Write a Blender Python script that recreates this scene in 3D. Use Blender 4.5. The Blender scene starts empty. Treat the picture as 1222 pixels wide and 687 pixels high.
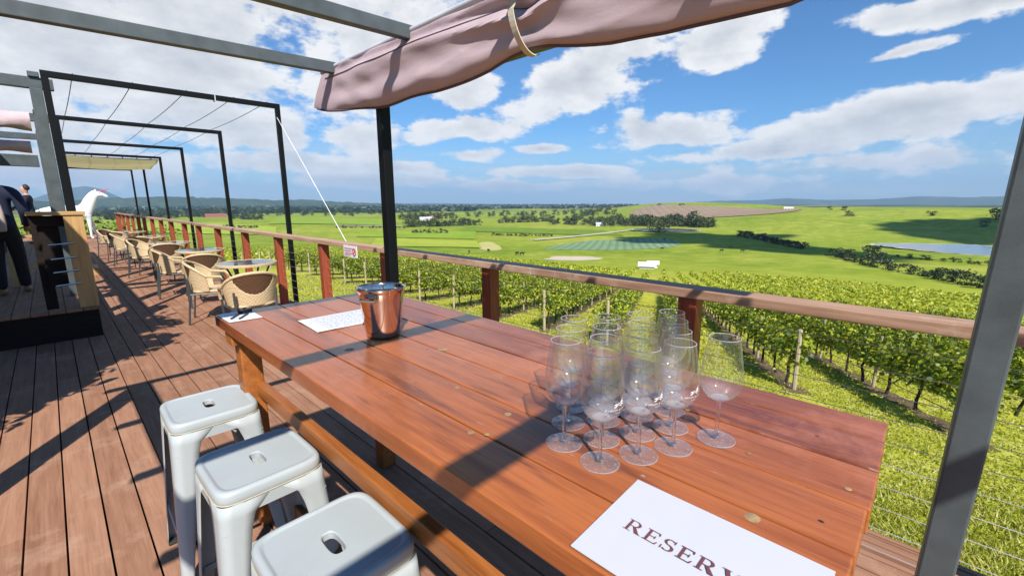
import bpy, bmesh, math, random
import numpy as np
from mathutils import Vector, Matrix
random.seed(7); rng = np.random.default_rng(7)
S = bpy.context.scene
COL = S.collection
R = math.radians

# ------------------------------------------------------------------ camera
HC = 1.555
FPX, YAW, PITCH, ROLL = 525.0, R(46.1), R(-11.05), R(-.19)
def cam_axes():
    f = Vector((math.sin(YAW)*math.cos(PITCH), math.cos(YAW)*math.cos(PITCH), math.sin(PITCH)))
    r = Vector((math.cos(YAW), -math.sin(YAW), 0)); u = r.cross(f)
    c, s = math.cos(ROLL), math.sin(ROLL)
    return r*c+u*s, u*c-r*s, f
AX = cam_axes()
cam = bpy.data.cameras.new("camera"); camo = bpy.data.objects.new("camera", cam); COL.objects.link(camo)
cam.sensor_width = 36; cam.lens = FPX/1222*36; cam.clip_start = .02; cam.clip_end = 60000
M = Matrix.Identity(4)
for i in range(3):
    M[i][0] = AX[0][i]; M[i][1] = AX[1][i]; M[i][2] = -AX[2][i]
M[2][3] = HC
camo.matrix_world = M
S.camera = camo

def view_ray(px, py):
    return (AX[0]*(px-611)+AX[1]*(343.5-py)+AX[2]*FPX).normalized()

# ------------------------------------------------------------------ materials
def new_mat(name):
    m = bpy.data.materials.new(name); m.use_nodes = True
    nt = m.node_tree; b = nt.nodes['Principled BSDF']
    return m, nt, b
def N(nt, t, **kw):
    n = nt.nodes.new(t)
    for k, v in kw.items():
        if k.startswith('i_'):
            key = k[2:]
            n.inputs[int(key) if key.isdigit() else key].default_value = v
        else: setattr(n, k, v)
    return n
def ramp(nt, fac, stops, interp='LINEAR'):
    r = nt.nodes.new('ShaderNodeValToRGB'); r.color_ramp.interpolation = interp
    el = r.color_ramp.elements
    while len(el) < len(stops): el.new(.5)
    for e, (p, c) in zip(el, stops):
        e.position = p; e.color = (*c, 1) if len(c) == 3 else c
    nt.links.new(fac, r.inputs[0]); return r.outputs[0]
def coord(nt, scale=(1,1,1), kind='Object', rot=(0,0,0)):
    tc = nt.nodes.new('ShaderNodeTexCoord'); mp = nt.nodes.new('ShaderNodeMapping')
    mp.inputs['Scale'].default_value = scale; mp.inputs['Rotation'].default_value = rot
    nt.links.new(tc.outputs[kind], mp.inputs[0]); return mp.outputs[0]
def wcoord(nt, scale=(1,1,1), rot=(0,0,0)):
    g = nt.nodes.new('ShaderNodeNewGeometry'); mp = nt.nodes.new('ShaderNodeMapping')
    mp.inputs['Scale'].default_value = scale; mp.inputs['Rotation'].default_value = rot
    nt.links.new(g.outputs['Position'], mp.inputs[0]); return mp.outputs[0]
def noise(nt, vec, scale, detail=4, rough=.55, out='Fac'):
    n = nt.nodes.new('ShaderNodeTexNoise'); n.inputs['Scale'].default_value = scale
    n.inputs['Detail'].default_value = detail; n.inputs['Roughness'].default_value = rough
    nt.links.new(vec, n.inputs['Vector']); return n.outputs[out]
def math_(nt, op, a, b=None, clamp=False):
    m = nt.nodes.new('ShaderNodeMath'); m.operation = op; m.use_clamp = clamp
    for i, x in enumerate((a, b)):
        if x is None: continue
        if isinstance(x, (int, float)): m.inputs[i].default_value = x
        else: nt.links.new(x, m.inputs[i])
    return m.outputs[0]
def mixc(nt, fac, a, b, mode='MIX'):
    m = nt.nodes.new('ShaderNodeMix'); m.data_type = 'RGBA'; m.blend_type = mode
    for sock, x in ((m.inputs[0], fac), (m.inputs[6], a), (m.inputs[7], b)):
        if isinstance(x, (int, float)): sock.default_value = x
        elif isinstance(x, tuple): sock.default_value = (*x, 1) if len(x) == 3 else x
        else: nt.links.new(x, sock)
    return m.outputs[2]
def bump(nt, b, h, strength=.3, dist=.01):
    n = nt.nodes.new('ShaderNodeBump'); n.inputs['Strength'].default_value = strength
    n.inputs['Distance'].default_value = dist
    nt.links.new(h, n.inputs['Height']); nt.links.new(n.outputs[0], b.inputs['Normal'])
def plain(name, col, rough=.5, metal=0., var=.15, vscale=6, bmp=0., bscale=60, spec=.5, coat=0.):
    m, nt, b = new_mat(name)
    v = coord(nt); n = noise(nt, v, vscale, 5)
    d = tuple(c*(1-var) for c in col); l = tuple(min(1, c*(1+var)) for c in col)
    nt.links.new(ramp(nt, n, [(.3, d), (.7, l)]), b.inputs['Base Color'])
    b.inputs['Roughness'].default_value = rough; b.inputs['Metallic'].default_value = metal
    b.inputs['Specular IOR Level'].default_value = spec; b.inputs['Coat Weight'].default_value = coat
    if bmp: bump(nt, b, noise(nt, v, bscale, 4), bmp, .003)
    return m
def wood(name, dark, light, axis=1, rough=.45, scale=1., spec=.5, wear=None, coat=0., per_island=.25, bmp=.25, dots=False, scratch=False, plank=0.):
    m, nt, b = new_mat(name)
    s = [14*scale]*3; s[axis] = 1.1*scale
    v = coord(nt, tuple(s)); n = noise(nt, v, 2.2, 8, .62)
    s2 = [70*scale]*3; s2[axis] = 2.5*scale
    f = noise(nt, coord(nt, tuple(s2)), 2., 3, .6)
    g = math_(nt, 'ADD', math_(nt, 'MULTIPLY', n, .65), math_(nt, 'MULTIPLY', f, .35))
    gi = nt.nodes.new('ShaderNodeNewGeometry')
    g2 = math_(nt, 'ADD', g, math_(nt, 'MULTIPLY', math_(nt, 'SUBTRACT', gi.outputs['Random Per Island'], .5), per_island))
    oi = nt.nodes.new('ShaderNodeObjectInfo')
    g2 = math_(nt, 'ADD', g2, math_(nt, 'MULTIPLY', math_(nt, 'SUBTRACT', oi.outputs['Random'], .5), plank))
    c = ramp(nt, g2, [(.28, dark), (.68, light)])
    if wear:
        w = ramp(nt, noise(nt, coord(nt), 3.1*scale, 6, .7), [(.54, (0,0,0)), (.72, (1,1,1))])
        c = mixc(nt, math_(nt, 'MULTIPLY', w, .75), c, wear)
    if dots:
        vo = nt.nodes.new('ShaderNodeTexVoronoi'); vo.inputs['Scale'].default_value = 9
        nt.links.new(coord(nt, (1, .8, 1)), vo.inputs['Vector'])
        dt = ramp(nt, vo.outputs['Distance'], [(.03, (1,1,1)), (.045, (0,0,0))])
        pick = ramp(nt, vo.outputs['Color'], [(.7, (0,0,0)), (.72, (1,1,1))])
        c = mixc(nt, math_(nt, 'MULTIPLY', dt, pick), c, (.42, .34, .24))
    if scratch:
        sc = [9, 9, 9]; sc[axis] = .8
        kn = noise(nt, coord(nt, tuple(sc)), 1.6, 4, .6)
        c = mixc(nt, math_(nt, 'MULTIPLY', ramp(nt, kn, [(.57,(0,0,0)),(.66,(1,1,1))]), .7), c, (.115,.028,.012))
        c = mixc(nt, math_(nt, 'MULTIPLY', ramp(nt, noise(nt, coord(nt, (60, 9, 60)), 1.3, 6, .75), [(.63,(0,0,0)),(.70,(1,1,1))]), .5), c, (.66,.42,.30))
        vo2 = nt.nodes.new('ShaderNodeTexVoronoi'); vo2.inputs['Scale'].default_value = 26
        nt.links.new(coord(nt, (1, .7, 1)), vo2.inputs['Vector'])
        c = mixc(nt, math_(nt, 'MULTIPLY', ramp(nt, vo2.outputs['Distance'], [(.07,(1,1,1)),(.10,(0,0,0))]), ramp(nt, vo2.outputs['Color'], [(.80,(0,0,0)),(.82,(1,1,1))])), c, (.03,.012,.008))
    nt.links.new(c, b.inputs['Base Color'])
    rr = math_(nt, 'ADD', rough-.12, math_(nt, 'MULTIPLY', n, .26))
    nt.links.new(rr, b.inputs['Roughness']); b.inputs['Specular IOR Level'].default_value = spec
    b.inputs['Coat Weight'].default_value = coat; b.inputs['Coat Roughness'].default_value = .13
    bump(nt, b, g, bmp, .002)
    return m
def leaf_mat(name, cols, trans=.35, rough=.5):
    m = bpy.data.materials.new(name); m.use_nodes = True; nt = m.node_tree; nt.nodes.clear()
    out = N(nt, 'ShaderNodeOutputMaterial'); g = N(nt, 'ShaderNodeNewGeometry')
    oi = N(nt, 'ShaderNodeObjectInfo')
    f = math_(nt, 'ADD', math_(nt, 'MULTIPLY', g.outputs['Random Per Island'], .85), math_(nt, 'MULTIPLY', oi.outputs['Random'], .15))
    k = len(cols)
    c = ramp(nt, f, [(i/(k-1), col) for i, col in enumerate(cols)])
    d = N(nt, 'ShaderNodeBsdfDiffuse'); t = N(nt, 'ShaderNodeBsdfTranslucent'); gl = N(nt, 'ShaderNodeBsdfGlossy', i_Roughness=rough)
    mx = N(nt, 'ShaderNodeMixShader', i_0=trans); m2 = N(nt, 'ShaderNodeMixShader', i_0=.04)
    nt.links.new(c, d.inputs[0]); nt.links.new(mixc(nt, .5, c, (.3,.4,.02)), t.inputs[0])
    nt.links.new(d.outputs[0], mx.inputs[1]); nt.links.new(t.outputs[0], mx.inputs[2])
    nt.links.new(mx.outputs[0], m2.inputs[1]); nt.links.new(gl.outputs[0], m2.inputs[2])
    nt.links.new(m2.outputs[0], out.inputs[0])
    return m
def ground_mat(name, cols, s1, s2=None, stripes=None, rough=1.):
    m, nt, b = new_mat(name)
    v = wcoord(nt)
    n = noise(nt, v, s1, 6, .6)
    if s2: n = math_(nt, 'ADD', math_(nt, 'MULTIPLY', n, .55), math_(nt, 'MULTIPLY', noise(nt, v, s2, 5, .6), .45))
    k = len(cols)
    c = ramp(nt, n, [(.3+.4*i/(k-1), col) for i, col in enumerate(cols)])
    if stripes:
        ang, width, col, amt = stripes
        w = N(nt, 'ShaderNodeTexWave', wave_profile='SIN'); w.inputs['Scale'].default_value = 1/width*.314
        w.inputs['Distortion'].default_value = .6; w.inputs['Detail'].default_value = 1
        nt.links.new(wcoord(nt, (1,1,0), (0,0,ang)), w.inputs['Vector'])
        c = mixc(nt, math_(nt, 'MULTIPLY', ramp(nt, w.outputs['Fac'], [(.5,(0,0,0)),(.75,(1,1,1))]), amt), c, col)
    nt.links.new(c, b.inputs['Base Color']); b.inputs['Roughness'].default_value = rough
    b.inputs['Specular IOR Level'].default_value = .1
    return m

MAT = {}
MAT['table'] = wood('table timber', (.15,.030,.009), (.47,.140,.038), 1, .33, 1., .5, wear=(.52,.18,.09), coat=.32, per_island=0., dots=True, scratch=True, plank=.24)
MAT['table_edge'] = wood('oiled edge timber', (.22,.062,.013), (.52,.185,.045), 1, .42, 1., .45)
MAT['deck'] = wood('deck timber', (.23,.105,.057), (.43,.225,.137), 1, .75, .8, .25, wear=(.50,.31,.205), per_island=.16)
MAT['shadow_timber'] = wood('shadow dark timber', (.012,.009,.008), (.03,.02,.017), 0, .8, 1., .2)  # near-black puts the shade on riser and leaner into the timber colour
MAT['rail'] = wood('rail timber', (.26,.13,.075), (.56,.36,.24), 1, .6, 1., .3, wear=(.62,.48,.35))
MAT['rail_post'] = wood('rail post timber', (.20,.035,.015), (.42,.10,.045), 2, .5, 1., .35)
MAT['pine'] = wood('pale timber', (.42,.24,.09), (.66,.42,.18), 0, .55, .8, .3)
MAT['pine_v'] = wood('pale upright timber', (.42,.24,.09), (.66,.42,.18), 2, .55, .8, .3)
MAT['grey_steel'] = plain('grey painted steel', (.082,.099,.104), .5, 0, .24, 9, .12, 200)
MAT['black_steel'] = plain('black painted steel', (.0035,.004,.005), .5, 0, .2, 4, 0, 60, .25)
MAT['stool'] = plain('pale grey enamel', (.42,.455,.46), .45, 0, .05, 5, .04, 90, .4, .1)
def enamel():
    m = MAT['stool']; nt = m.node_tree; b = nt.nodes['Principled BSDF']; src = b.inputs['Base Color'].links[0].from_socket
    v = coord(nt); sc = ramp(nt, noise(nt, v, 38, 5, .75), [(.70,(0,0,0)),(.74,(1,1,1))])
    dirt = ramp(nt, noise(nt, coord(nt, (1,1,.25)), 7, 6, .65), [(.5,(0,0,0)),(.78,(1,1,1))])
    c = mixc(nt, math_(nt, 'MULTIPLY', dirt, .35), src, (.36,.36,.33)); c = mixc(nt, math_(nt, 'MULTIPLY', sc, .8), c, (.20,.16,.13))
    nt.links.new(c, b.inputs['Base Color'])
enamel()
MAT['seam'] = plain('cream worn seam', (.62,.55,.36), .6)
MAT['rubber'] = plain('dark rubber', (.03,.03,.03), .7)
MAT['steel'] = plain('brushed steel', (.72,.57,.47), .11, 1., .06, 2)  # warm tint puts the red table's reflection into the steel colour
MAT['wire'] = plain('stainless cable', (.55,.56,.57), .35, .6, .1)
MAT['dark_cable'] = plain('dark cable', (.12,.13,.14), .5)
MAT['rope'] = plain('white rope', (.72,.72,.68), .8)
MAT['paper'] = plain('white paper', (.78,.79,.83), .6, 0, .02)
MAT['laminate'] = plain('laminated paper', (.60,.595,.625), .12, 0, .02, 3, .12, 7, .6)
MAT['ink'] = plain('plum ink', (.16,.055,.065), .5, 0, .05)
MAT['grey_ink'] = plain('grey ink', (.28,.29,.34), .6)
MAT['blue_ink'] = plain('blue print', (.25,.28,.55), .6)
MAT['red_ink'] = plain('red print', (.5,.05,.05), .6)
MAT['black_plastic'] = plain('black plastic', (.02,.022,.025), .35)
MAT['hem'] = plain('dark hem', (.13,.085,.095), .9)
MAT['knot'] = plain('filled knot', (.33,.22,.11), .6, 0, .35, 60)
def canvas_mat():
    m, nt, b = new_mat('mauve canvas')
    v = coord(nt)
    c = ramp(nt, noise(nt, v, 2.5, 5), [(.3, (.58,.44,.475)), (.7, (.70,.545,.58))])
    nt.links.new(c, b.inputs['Base Color']); b.inputs['Roughness'].default_value = .85
    b.inputs['Specular IOR Level'].default_value = .15
    w1 = N(nt, 'ShaderNodeTexWave', bands_direction='Y'); w1.inputs['Scale'].default_value = 200
    nt.links.new(v, w1.inputs['Vector'])
    rid = N(nt, 'ShaderNodeTexNoise', noise_type='RIDGED_MULTIFRACTAL'); rid.inputs['Scale'].default_value = 3.2; rid.inputs['Detail'].default_value = 4
    nt.links.new(coord(nt, (1, .55, 1.5), 'Object', (.5,0,0)), rid.inputs['Vector'])
    h = math_(nt, 'ADD', math_(nt, 'MULTIPLY', noise(nt, coord(nt, (1,.35,1)), 16, 6), 1.), math_(nt, 'MULTIPLY', w1.outputs['Fac'], .10))
    h = math_(nt, 'ADD', h, math_(nt, 'MULTIPLY', rid.outputs['Fac'], .55))
    st = ramp(nt, noise(nt, coord(nt, (1, .5, 1)), 3.5, 7, .7), [(.55,(0,0,0)),(.75,(1,1,1))])
    nt.links.new(mixc(nt, math_(nt, 'MULTIPLY', st, .35), c, (.42,.31,.33)), b.inputs['Base Color'])
    bump(nt, b, h, .6, .014)
    return m
MAT['canvas'] = canvas_mat()
MAT['cream_canvas'] = plain('cream canvas', (.62,.57,.36), .85, 0, .08, 3)
def lit_cloth():
    m = MAT['cream_canvas']; nt = m.node_tree; b = nt.nodes['Principled BSDF']; out = [n for n in nt.nodes if n.type == 'OUTPUT_MATERIAL'][0]
    t = N(nt, 'ShaderNodeBsdfTranslucent'); t.inputs[0].default_value = (.85,.80,.58,1); mx = N(nt, 'ShaderNodeMixShader'); mx.inputs[0].default_value = .6
    nt.links.new(b.outputs[0], mx.inputs[1]); nt.links.new(t.outputs[0], mx.inputs[2]); nt.links.new(mx.outputs[0], out.inputs[0])
lit_cloth()
MAT['strap'] = plain('webbing strap', (.6,.54,.42), .8)
def weave(name, a, c2):
    m, nt, b = new_mat(name)
    v = coord(nt, (1,1,1))
    ch = N(nt, 'ShaderNodeTexChecker'); ch.inputs['Scale'].default_value = 55
    nt.links.new(v, ch.inputs['Vector'])
    c = mixc(nt, ch.outputs['Fac'], a, c2)
    c = mixc(nt, math_(nt, 'MULTIPLY', noise(nt, v, 14, 4), .5), c, a)
    nt.links.new(c, b.inputs['Base Color']); b.inputs['Roughness'].default_value = .6
    bump(nt, b, ch.outputs['Fac'], .6, .004)
    return m
MAT['rattan'] = weave('pale rattan', (.72,.55,.33), (.52,.37,.20))
MAT['rattan_dark'] = weave('brown rattan', (.13,.06,.028), (.06,.026,.012))
MAT['chair_metal'] = plain('grey tube metal', (.075,.085,.085), .4, .3)
def glassy(name, tint, base, edge, rough=.0):
    m = bpy.data.materials.new(name); m.use_nodes = True; nt = m.node_tree; nt.nodes.clear()
    out = N(nt, 'ShaderNodeOutputMaterial'); t = N(nt, 'ShaderNodeBsdfTransparent'); t.inputs[0].default_value = (*tint, 1)
    g = N(nt, 'ShaderNodeBsdfGlossy'); g.inputs['Roughness'].default_value = rough
    lw = N(nt, 'ShaderNodeLayerWeight'); lw.inputs['Blend'].default_value = .42
    f = math_(nt, 'ADD', base, math_(nt, 'MULTIPLY', math_(nt, 'POWER', lw.outputs['Facing'], 3.2), edge), True)
    mx = N(nt, 'ShaderNodeMixShader'); nt.links.new(f, mx.inputs[0]); nt.links.new(t.outputs[0], mx.inputs[1]); nt.links.new(g.outputs[0], mx.inputs[2])
    nt.links.new(mx.outputs[0], out.inputs[0]); return m
def clear_glass(name, amt, rough=.0, tint=(.985,.99,.99)):
    m = bpy.data.materials.new(name); m.use_nodes = True; nt = m.node_tree; nt.nodes.clear()
    out = N(nt, 'ShaderNodeOutputMaterial'); t = N(nt, 'ShaderNodeBsdfTransparent'); t.inputs[0].default_value = (*tint, 1)
    g = N(nt, 'ShaderNodeBsdfGlass'); g.inputs['Roughness'].default_value = rough; g.inputs['IOR'].default_value = 1.5
    mx = N(nt, 'ShaderNodeMixShader'); mx.inputs[0].default_value = amt; nt.links.new(t.outputs[0], mx.inputs[1]); nt.links.new(g.outputs[0], mx.inputs[2])
    nt.links.new(mx.outputs[0], out.inputs[0]); return m
def film_glint_glass(name, tint, base, edge, film_glint, spots, vs, low=0):  # white film: water haze and spots, plus glints painted in
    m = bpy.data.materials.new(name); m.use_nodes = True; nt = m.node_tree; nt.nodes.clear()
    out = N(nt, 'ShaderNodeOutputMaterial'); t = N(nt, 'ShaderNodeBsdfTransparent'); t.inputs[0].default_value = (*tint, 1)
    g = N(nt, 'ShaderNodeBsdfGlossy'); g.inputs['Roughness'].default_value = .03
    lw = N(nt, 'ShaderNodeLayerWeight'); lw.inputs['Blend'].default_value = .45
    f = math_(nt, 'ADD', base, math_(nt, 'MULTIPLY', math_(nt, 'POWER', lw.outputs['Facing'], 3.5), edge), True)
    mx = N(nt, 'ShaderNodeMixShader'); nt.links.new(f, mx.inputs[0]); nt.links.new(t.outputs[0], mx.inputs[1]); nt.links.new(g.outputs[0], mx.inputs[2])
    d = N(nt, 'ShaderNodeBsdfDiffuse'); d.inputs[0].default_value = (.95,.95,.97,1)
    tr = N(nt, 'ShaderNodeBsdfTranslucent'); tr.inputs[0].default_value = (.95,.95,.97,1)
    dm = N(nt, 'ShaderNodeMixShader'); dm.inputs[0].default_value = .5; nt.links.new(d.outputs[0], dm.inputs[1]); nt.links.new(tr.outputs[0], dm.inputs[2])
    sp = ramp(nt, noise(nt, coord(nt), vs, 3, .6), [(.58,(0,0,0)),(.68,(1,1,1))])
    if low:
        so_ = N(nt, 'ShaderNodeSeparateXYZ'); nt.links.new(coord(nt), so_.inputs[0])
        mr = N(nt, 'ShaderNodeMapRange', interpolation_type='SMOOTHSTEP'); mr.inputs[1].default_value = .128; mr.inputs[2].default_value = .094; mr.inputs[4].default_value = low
        nt.links.new(so_.outputs[2], mr.inputs[0]); film_glint = math_(nt, 'ADD', film_glint, mr.outputs[0])  # white glint painted in towards the bowl bottom
    ff = math_(nt, 'ADD', math_(nt, 'ADD', film_glint, math_(nt, 'MULTIPLY', sp, spots)), math_(nt, 'MULTIPLY', math_(nt, 'POWER', lw.outputs['Facing'], 6), edge*.35), True)
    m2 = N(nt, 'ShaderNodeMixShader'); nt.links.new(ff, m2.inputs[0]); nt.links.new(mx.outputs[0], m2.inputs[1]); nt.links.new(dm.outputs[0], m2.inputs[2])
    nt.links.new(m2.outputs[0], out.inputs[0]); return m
MAT['glass'] = film_glint_glass('clear thin glass', (.996,.998,.998), .045, .6, .006, .03, 60, .17)
MAT['glass_glint'] = film_glint_glass('glass glint', (.99,.99,.99), .3, .6, .38, .1, 60)  # rim highlight painted in as strong white film
def solid_glass():
    m, nt, b = new_mat('clear solid glass'); b.inputs['Transmission Weight'].default_value = 1
    b.inputs['Base Color'].default_value = (.97,.985,.98,1); b.inputs['Roughness'].default_value = .02; b.inputs['IOR'].default_value = 1.46
    return m
MAT['glass_solid'] = solid_glass()
MAT['glass_foot'] = film_glint_glass('clear foot glass', (.985,.985,.99), .10, .5, .075, .30, 190)
MAT['white_print'] = plain('white glass print', (.85,.85,.85), .5)
def table_glass():
    m, nt, b = new_mat('grey table glass'); b.inputs['Base Color'].default_value = (.09,.13,.15,1)
    nt.links.new(ramp(nt, noise(nt, coord(nt), 9, 4), [(.3,(.07,.11,.13)),(.7,(.14,.18,.2))]), b.inputs['Base Color'])
    b.inputs['Roughness'].default_value = .06; b.inputs['Specular IOR Level'].default_value = .8; return m
MAT['table_glass'] = table_glass()
MAT['bark'] = plain('vine bark', (.05,.035,.022), .95, 0, .4, 20, .6, 40)
MAT['tree_bark'] = plain('tree bark', (.10,.075,.055), .95, 0, .4, 8)
MAT['post_wood'] = wood('weathered post', (.32,.25,.15), (.52,.44,.30), 2, .85, 1., .2)
MAT['vine'] = leaf_mat('vine leaves', [(.030,.060,.008),(.09,.145,.010),(.24,.31,.014),(.46,.50,.022),(.68,.66,.07)], .4)
MAT['far_vine'] = leaf_mat('distant vine leaves', [(.07,.11,.010),(.24,.30,.014),(.50,.52,.03),(.62,.60,.06)], .3)
MAT['grass_blade'] = leaf_mat('grass blades', [(.19,.24,.014),(.33,.37,.022),(.49,.48,.06),(.62,.53,.20)], .35)
MAT['euc'] = leaf_mat('olive gum leaves', [(.018,.035,.010),(.04,.065,.018),(.085,.12,.03),(.14,.16,.05)], .15)
MAT['dark_tree'] = leaf_mat('dark evergreen leaves', [(.010,.022,.008),(.022,.042,.012),(.05,.075,.02)], .1)
MAT['bright_tree'] = leaf_mat('bright shrub leaves', [(.05,.10,.012),(.13,.21,.02),(.30,.34,.04)], .3)
MAT['forest'] = leaf_mat('far forest leaves', [(.012,.026,.012),(.025,.045,.018),(.05,.08,.025)], .1)
MAT['white_paint'] = plain('white paint', (.80,.80,.80), .4, 0, .03)
MAT['pink_paint'] = plain('red pink paint', (.75,.06,.13), .4)
MAT['grey_paint'] = plain('pale grey paint', (.55,.56,.6), .5)
MAT['soil'] = ground_mat('bare soil', [(.09,.06,.035),(.16,.115,.07),(.22,.19,.08)], .9, 6)
MAT['water'] = None
def water():
    m, nt, b = new_mat('pond water'); b.inputs['Base Color'].default_value = (.12,.15,.17,1)
    b.inputs['Roughness'].default_value = .12; b.inputs['Specular IOR Level'].default_value = .9
    bump(nt, b, noise(nt, wcoord(nt), .8, 3), .15, .1); return m
MAT['water'] = water()
MAT['skin'] = plain('skin', (.55,.33,.24), .55)
MAT['navy'] = plain('navy cloth', (.012,.018,.05), .85, 0, .2, 8, .2, 40)
MAT['black_cloth'] = plain('black cloth', (.012,.012,.014), .9)
MAT['red_cloth'] = plain('red cloth', (.22,.012,.02), .85)
MAT['hair'] = plain('brown hair', (.035,.016,.010), .6)
MAT['tan_bag'] = plain('pale tan canvas bag', (.5,.38,.32), .85)
MAT['tan_leather'] = plain('tan leather', (.32,.14,.06), .5)
MAT['terracotta'] = plain('terracotta', (.35,.14,.08), .8)
MAT['roof_red'] = plain('red roof', (.28,.09,.06), .8)
MAT['cow'] = plain('black hide', (.012,.011,.011), .8)

# ------------------------------------------------------------------ mesh helpers
class MB:
    def __init__(s): s.v = []; s.f = []
    def add(s, vs, fs):
        o = len(s.v); s.v += [tuple(v) for v in vs]; s.f += [tuple(i+o for i in f) for f in fs]; return s
    def box(s, c, d, rot=None):
        x, y, z = (a/2 for a in d)
        vs = [Vector((i, j, k)) for i in (-x, x) for j in (-y, y) for k in (-z, z)]
        if rot is not None: vs = [rot @ v for v in vs]
        c = Vector(c)
        return s.add([v+c for v in vs], [(0,1,3,2),(4,6,7,5),(0,4,5,1),(2,3,7,6),(0,2,6,4),(1,5,7,3)])
    def span(s, a, b):
        return s.box([(p+q)/2 for p, q in zip(a, b)], [abs(q-p) for p, q in zip(a, b)])
    def bar(s, p, q, w, h=None, up=(0,0,1)):
        p, q = Vector(p), Vector(q); d = (q-p); L = d.length; y = d/L
        x = y.cross(Vector(up));
        if x.length < 1e-4: x = y.cross(Vector((1,0,0)))
        x.normalize(); z = x.cross(y)
        return s.box((p+q)/2, (w, L, h or w), Matrix((x, y, z)).transposed())
    def tube(s, pts, r, n=8, closed=False, cap=True):
        pts = [Vector(p) for p in pts]; m = len(pts)
        rs = [r]*m if isinstance(r, (int, float)) else r
        t0 = None; rings = []
        for i, p in enumerate(pts):
            a = pts[(i-1) % m] if closed or i > 0 else p; b = pts[(i+1) % m] if closed or i < m-1 else p
            t = (b-a).normalized()
            if t0 is None:
                u = t.orthogonal().normalized()
            else:
                u = (u - t*u.dot(t)); u = u.normalized() if u.length > 1e-6 else t.orthogonal().normalized()
            t0 = t; w = t.cross(u)
            rings.append([p+(u*math.cos(2*math.pi*k/n)+w*math.sin(2*math.pi*k/n))*rs[i] for k in range(n)])
        vs = [v for rg in rings for v in rg]; fs = []
        for i in range(m if closed else m-1):
            j = (i+1) % m
            for k in range(n): fs.append((i*n+k, i*n+(k+1) % n, j*n+(k+1) % n, j*n+k))
        if cap and not closed: fs += [tuple(range(n))[::-1], tuple((m-1)*n+k for k in range(n))]
        return s.add(vs, fs)
    def lathe(s, prof, n=32, c=(0,0,0)):
        m = len(prof); vs = []
        for r, z in prof:
            for k in range(n):
                a = 2*math.pi*k/n; vs.append((c[0]+r*math.cos(a), c[1]+r*math.sin(a), c[2]+z))
        fs = [(i*n+k, i*n+(k+1) % n, (i+1)*n+(k+1) % n, (i+1)*n+k) for i in range(m-1) for k in range(n)]
        return s.add(vs, fs)
    def rings(s, rings, cap0=False, cap1=False, closed=True):
        n = len(rings[0]); vs = [v for r in rings for v in r]; m = len(rings)
        fs = [(i*n+k, i*n+(k+1) % n, (i+1)*n+(k+1) % n, (i+1)*n+k) for i in range(m-1) for k in range(n if closed else n-1)]
        if cap0: fs.append(tuple(range(n))[::-1])
        if cap1: fs.append(tuple((m-1)*n+k for k in range(n)))
        return s.add(vs, fs)
    def prism(s, poly, z0, z1, axes=None):
        n = len(poly); vs = [(x, y, z0) for x, y in poly]+[(x, y, z1) for x, y in poly]
        if axes is not None: vs = [axes @ Vector(v) for v in vs]
        return s.add(vs, [tuple(range(n))[::-1], tuple(range(n, 2*n))]+[(k, (k+1) % n, n+(k+1) % n, n+k) for k in range(n)])
    def obj(s, name, mat, parent=None, loc=None, smooth=False, bevel=0., solid=0., subsurf=0, autosmooth=None, fix=True):
        me = bpy.data.meshes.new(name); me.from_pydata(s.v, [], s.f); me.materials.append(MAT[mat] if isinstance(mat, str) else mat)
        if fix:
            bm = bmesh.new(); bm.from_mesh(me); bmesh.ops.recalc_face_normals(bm, faces=bm.faces); bm.to_mesh(me); bm.free()
        if smooth:
            me.polygons.foreach_set('use_smooth', [True]*len(me.polygons)); me.set_sharp_from_angle(angle=R(38))
        o = bpy.data.objects.new(name, me); COL.objects.link(o)
        if parent: o.parent = parent
        if loc is not None: o.location = loc
        if solid:
            md = o.modifiers.new('solid', 'SOLIDIFY'); md.thickness = solid; md.offset = 0
        if subsurf:
            md = o.modifiers.new('sub', 'SUBSURF'); md.levels = md.render_levels = subsurf
        if bevel:
            md = o.modifiers.new('bevel', 'BEVEL'); md.width = bevel; md.segments = 2; md.limit_method = 'ANGLE'; md.angle_limit = R(40)
        return o
def tag(o, label=None, cat=None, group=None, kind=None):
    if label: o['label'] = label
    if cat: o['category'] = cat
    if group: o['group'] = group
    if kind: o['kind'] = kind
    return o
def thing(name, label, cat, loc=(0,0,0), rz=0., group=None):
    o = bpy.data.objects.new(name, None); COL.objects.link(o); o.location = loc; o.rotation_euler = (0,0,rz)
    o.empty_display_size = .1
    return tag(o, label, cat, group)
def structure(o, label=None, cat=None): return tag(o, label, cat, None, 'structure')
def copy_tree(o, parent=None):
    c = o.copy(); COL.objects.link(c)
    if parent: c.parent = parent
    for ch in o.children: copy_tree(ch, c)
    return c
def np_mesh(name, verts, nper, mat, parent=None):
    """verts: (nfaces, nper, 3) loose polygons"""
    nf = len(verts); me = bpy.data.meshes.new(name)
    me.vertices.add(nf*nper); me.vertices.foreach_set('co', verts.reshape(-1).astype(np.float32))
    me.loops.add(nf*nper); me.loops.foreach_set('vertex_index', np.arange(nf*nper, dtype=np.int32))
    me.polygons.add(nf); me.polygons.foreach_set('loop_start', np.arange(0, nf*nper, nper, dtype=np.int32))
    me.polygons.foreach_set('loop_total', np.full(nf, nper, dtype=np.int32))
    me.update(calc_edges=True); me.validate(); me.materials.append(MAT[mat])
    o = bpy.data.objects.new(name, me); COL.objects.link(o)
    if parent: o.parent = parent
    return o
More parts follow.
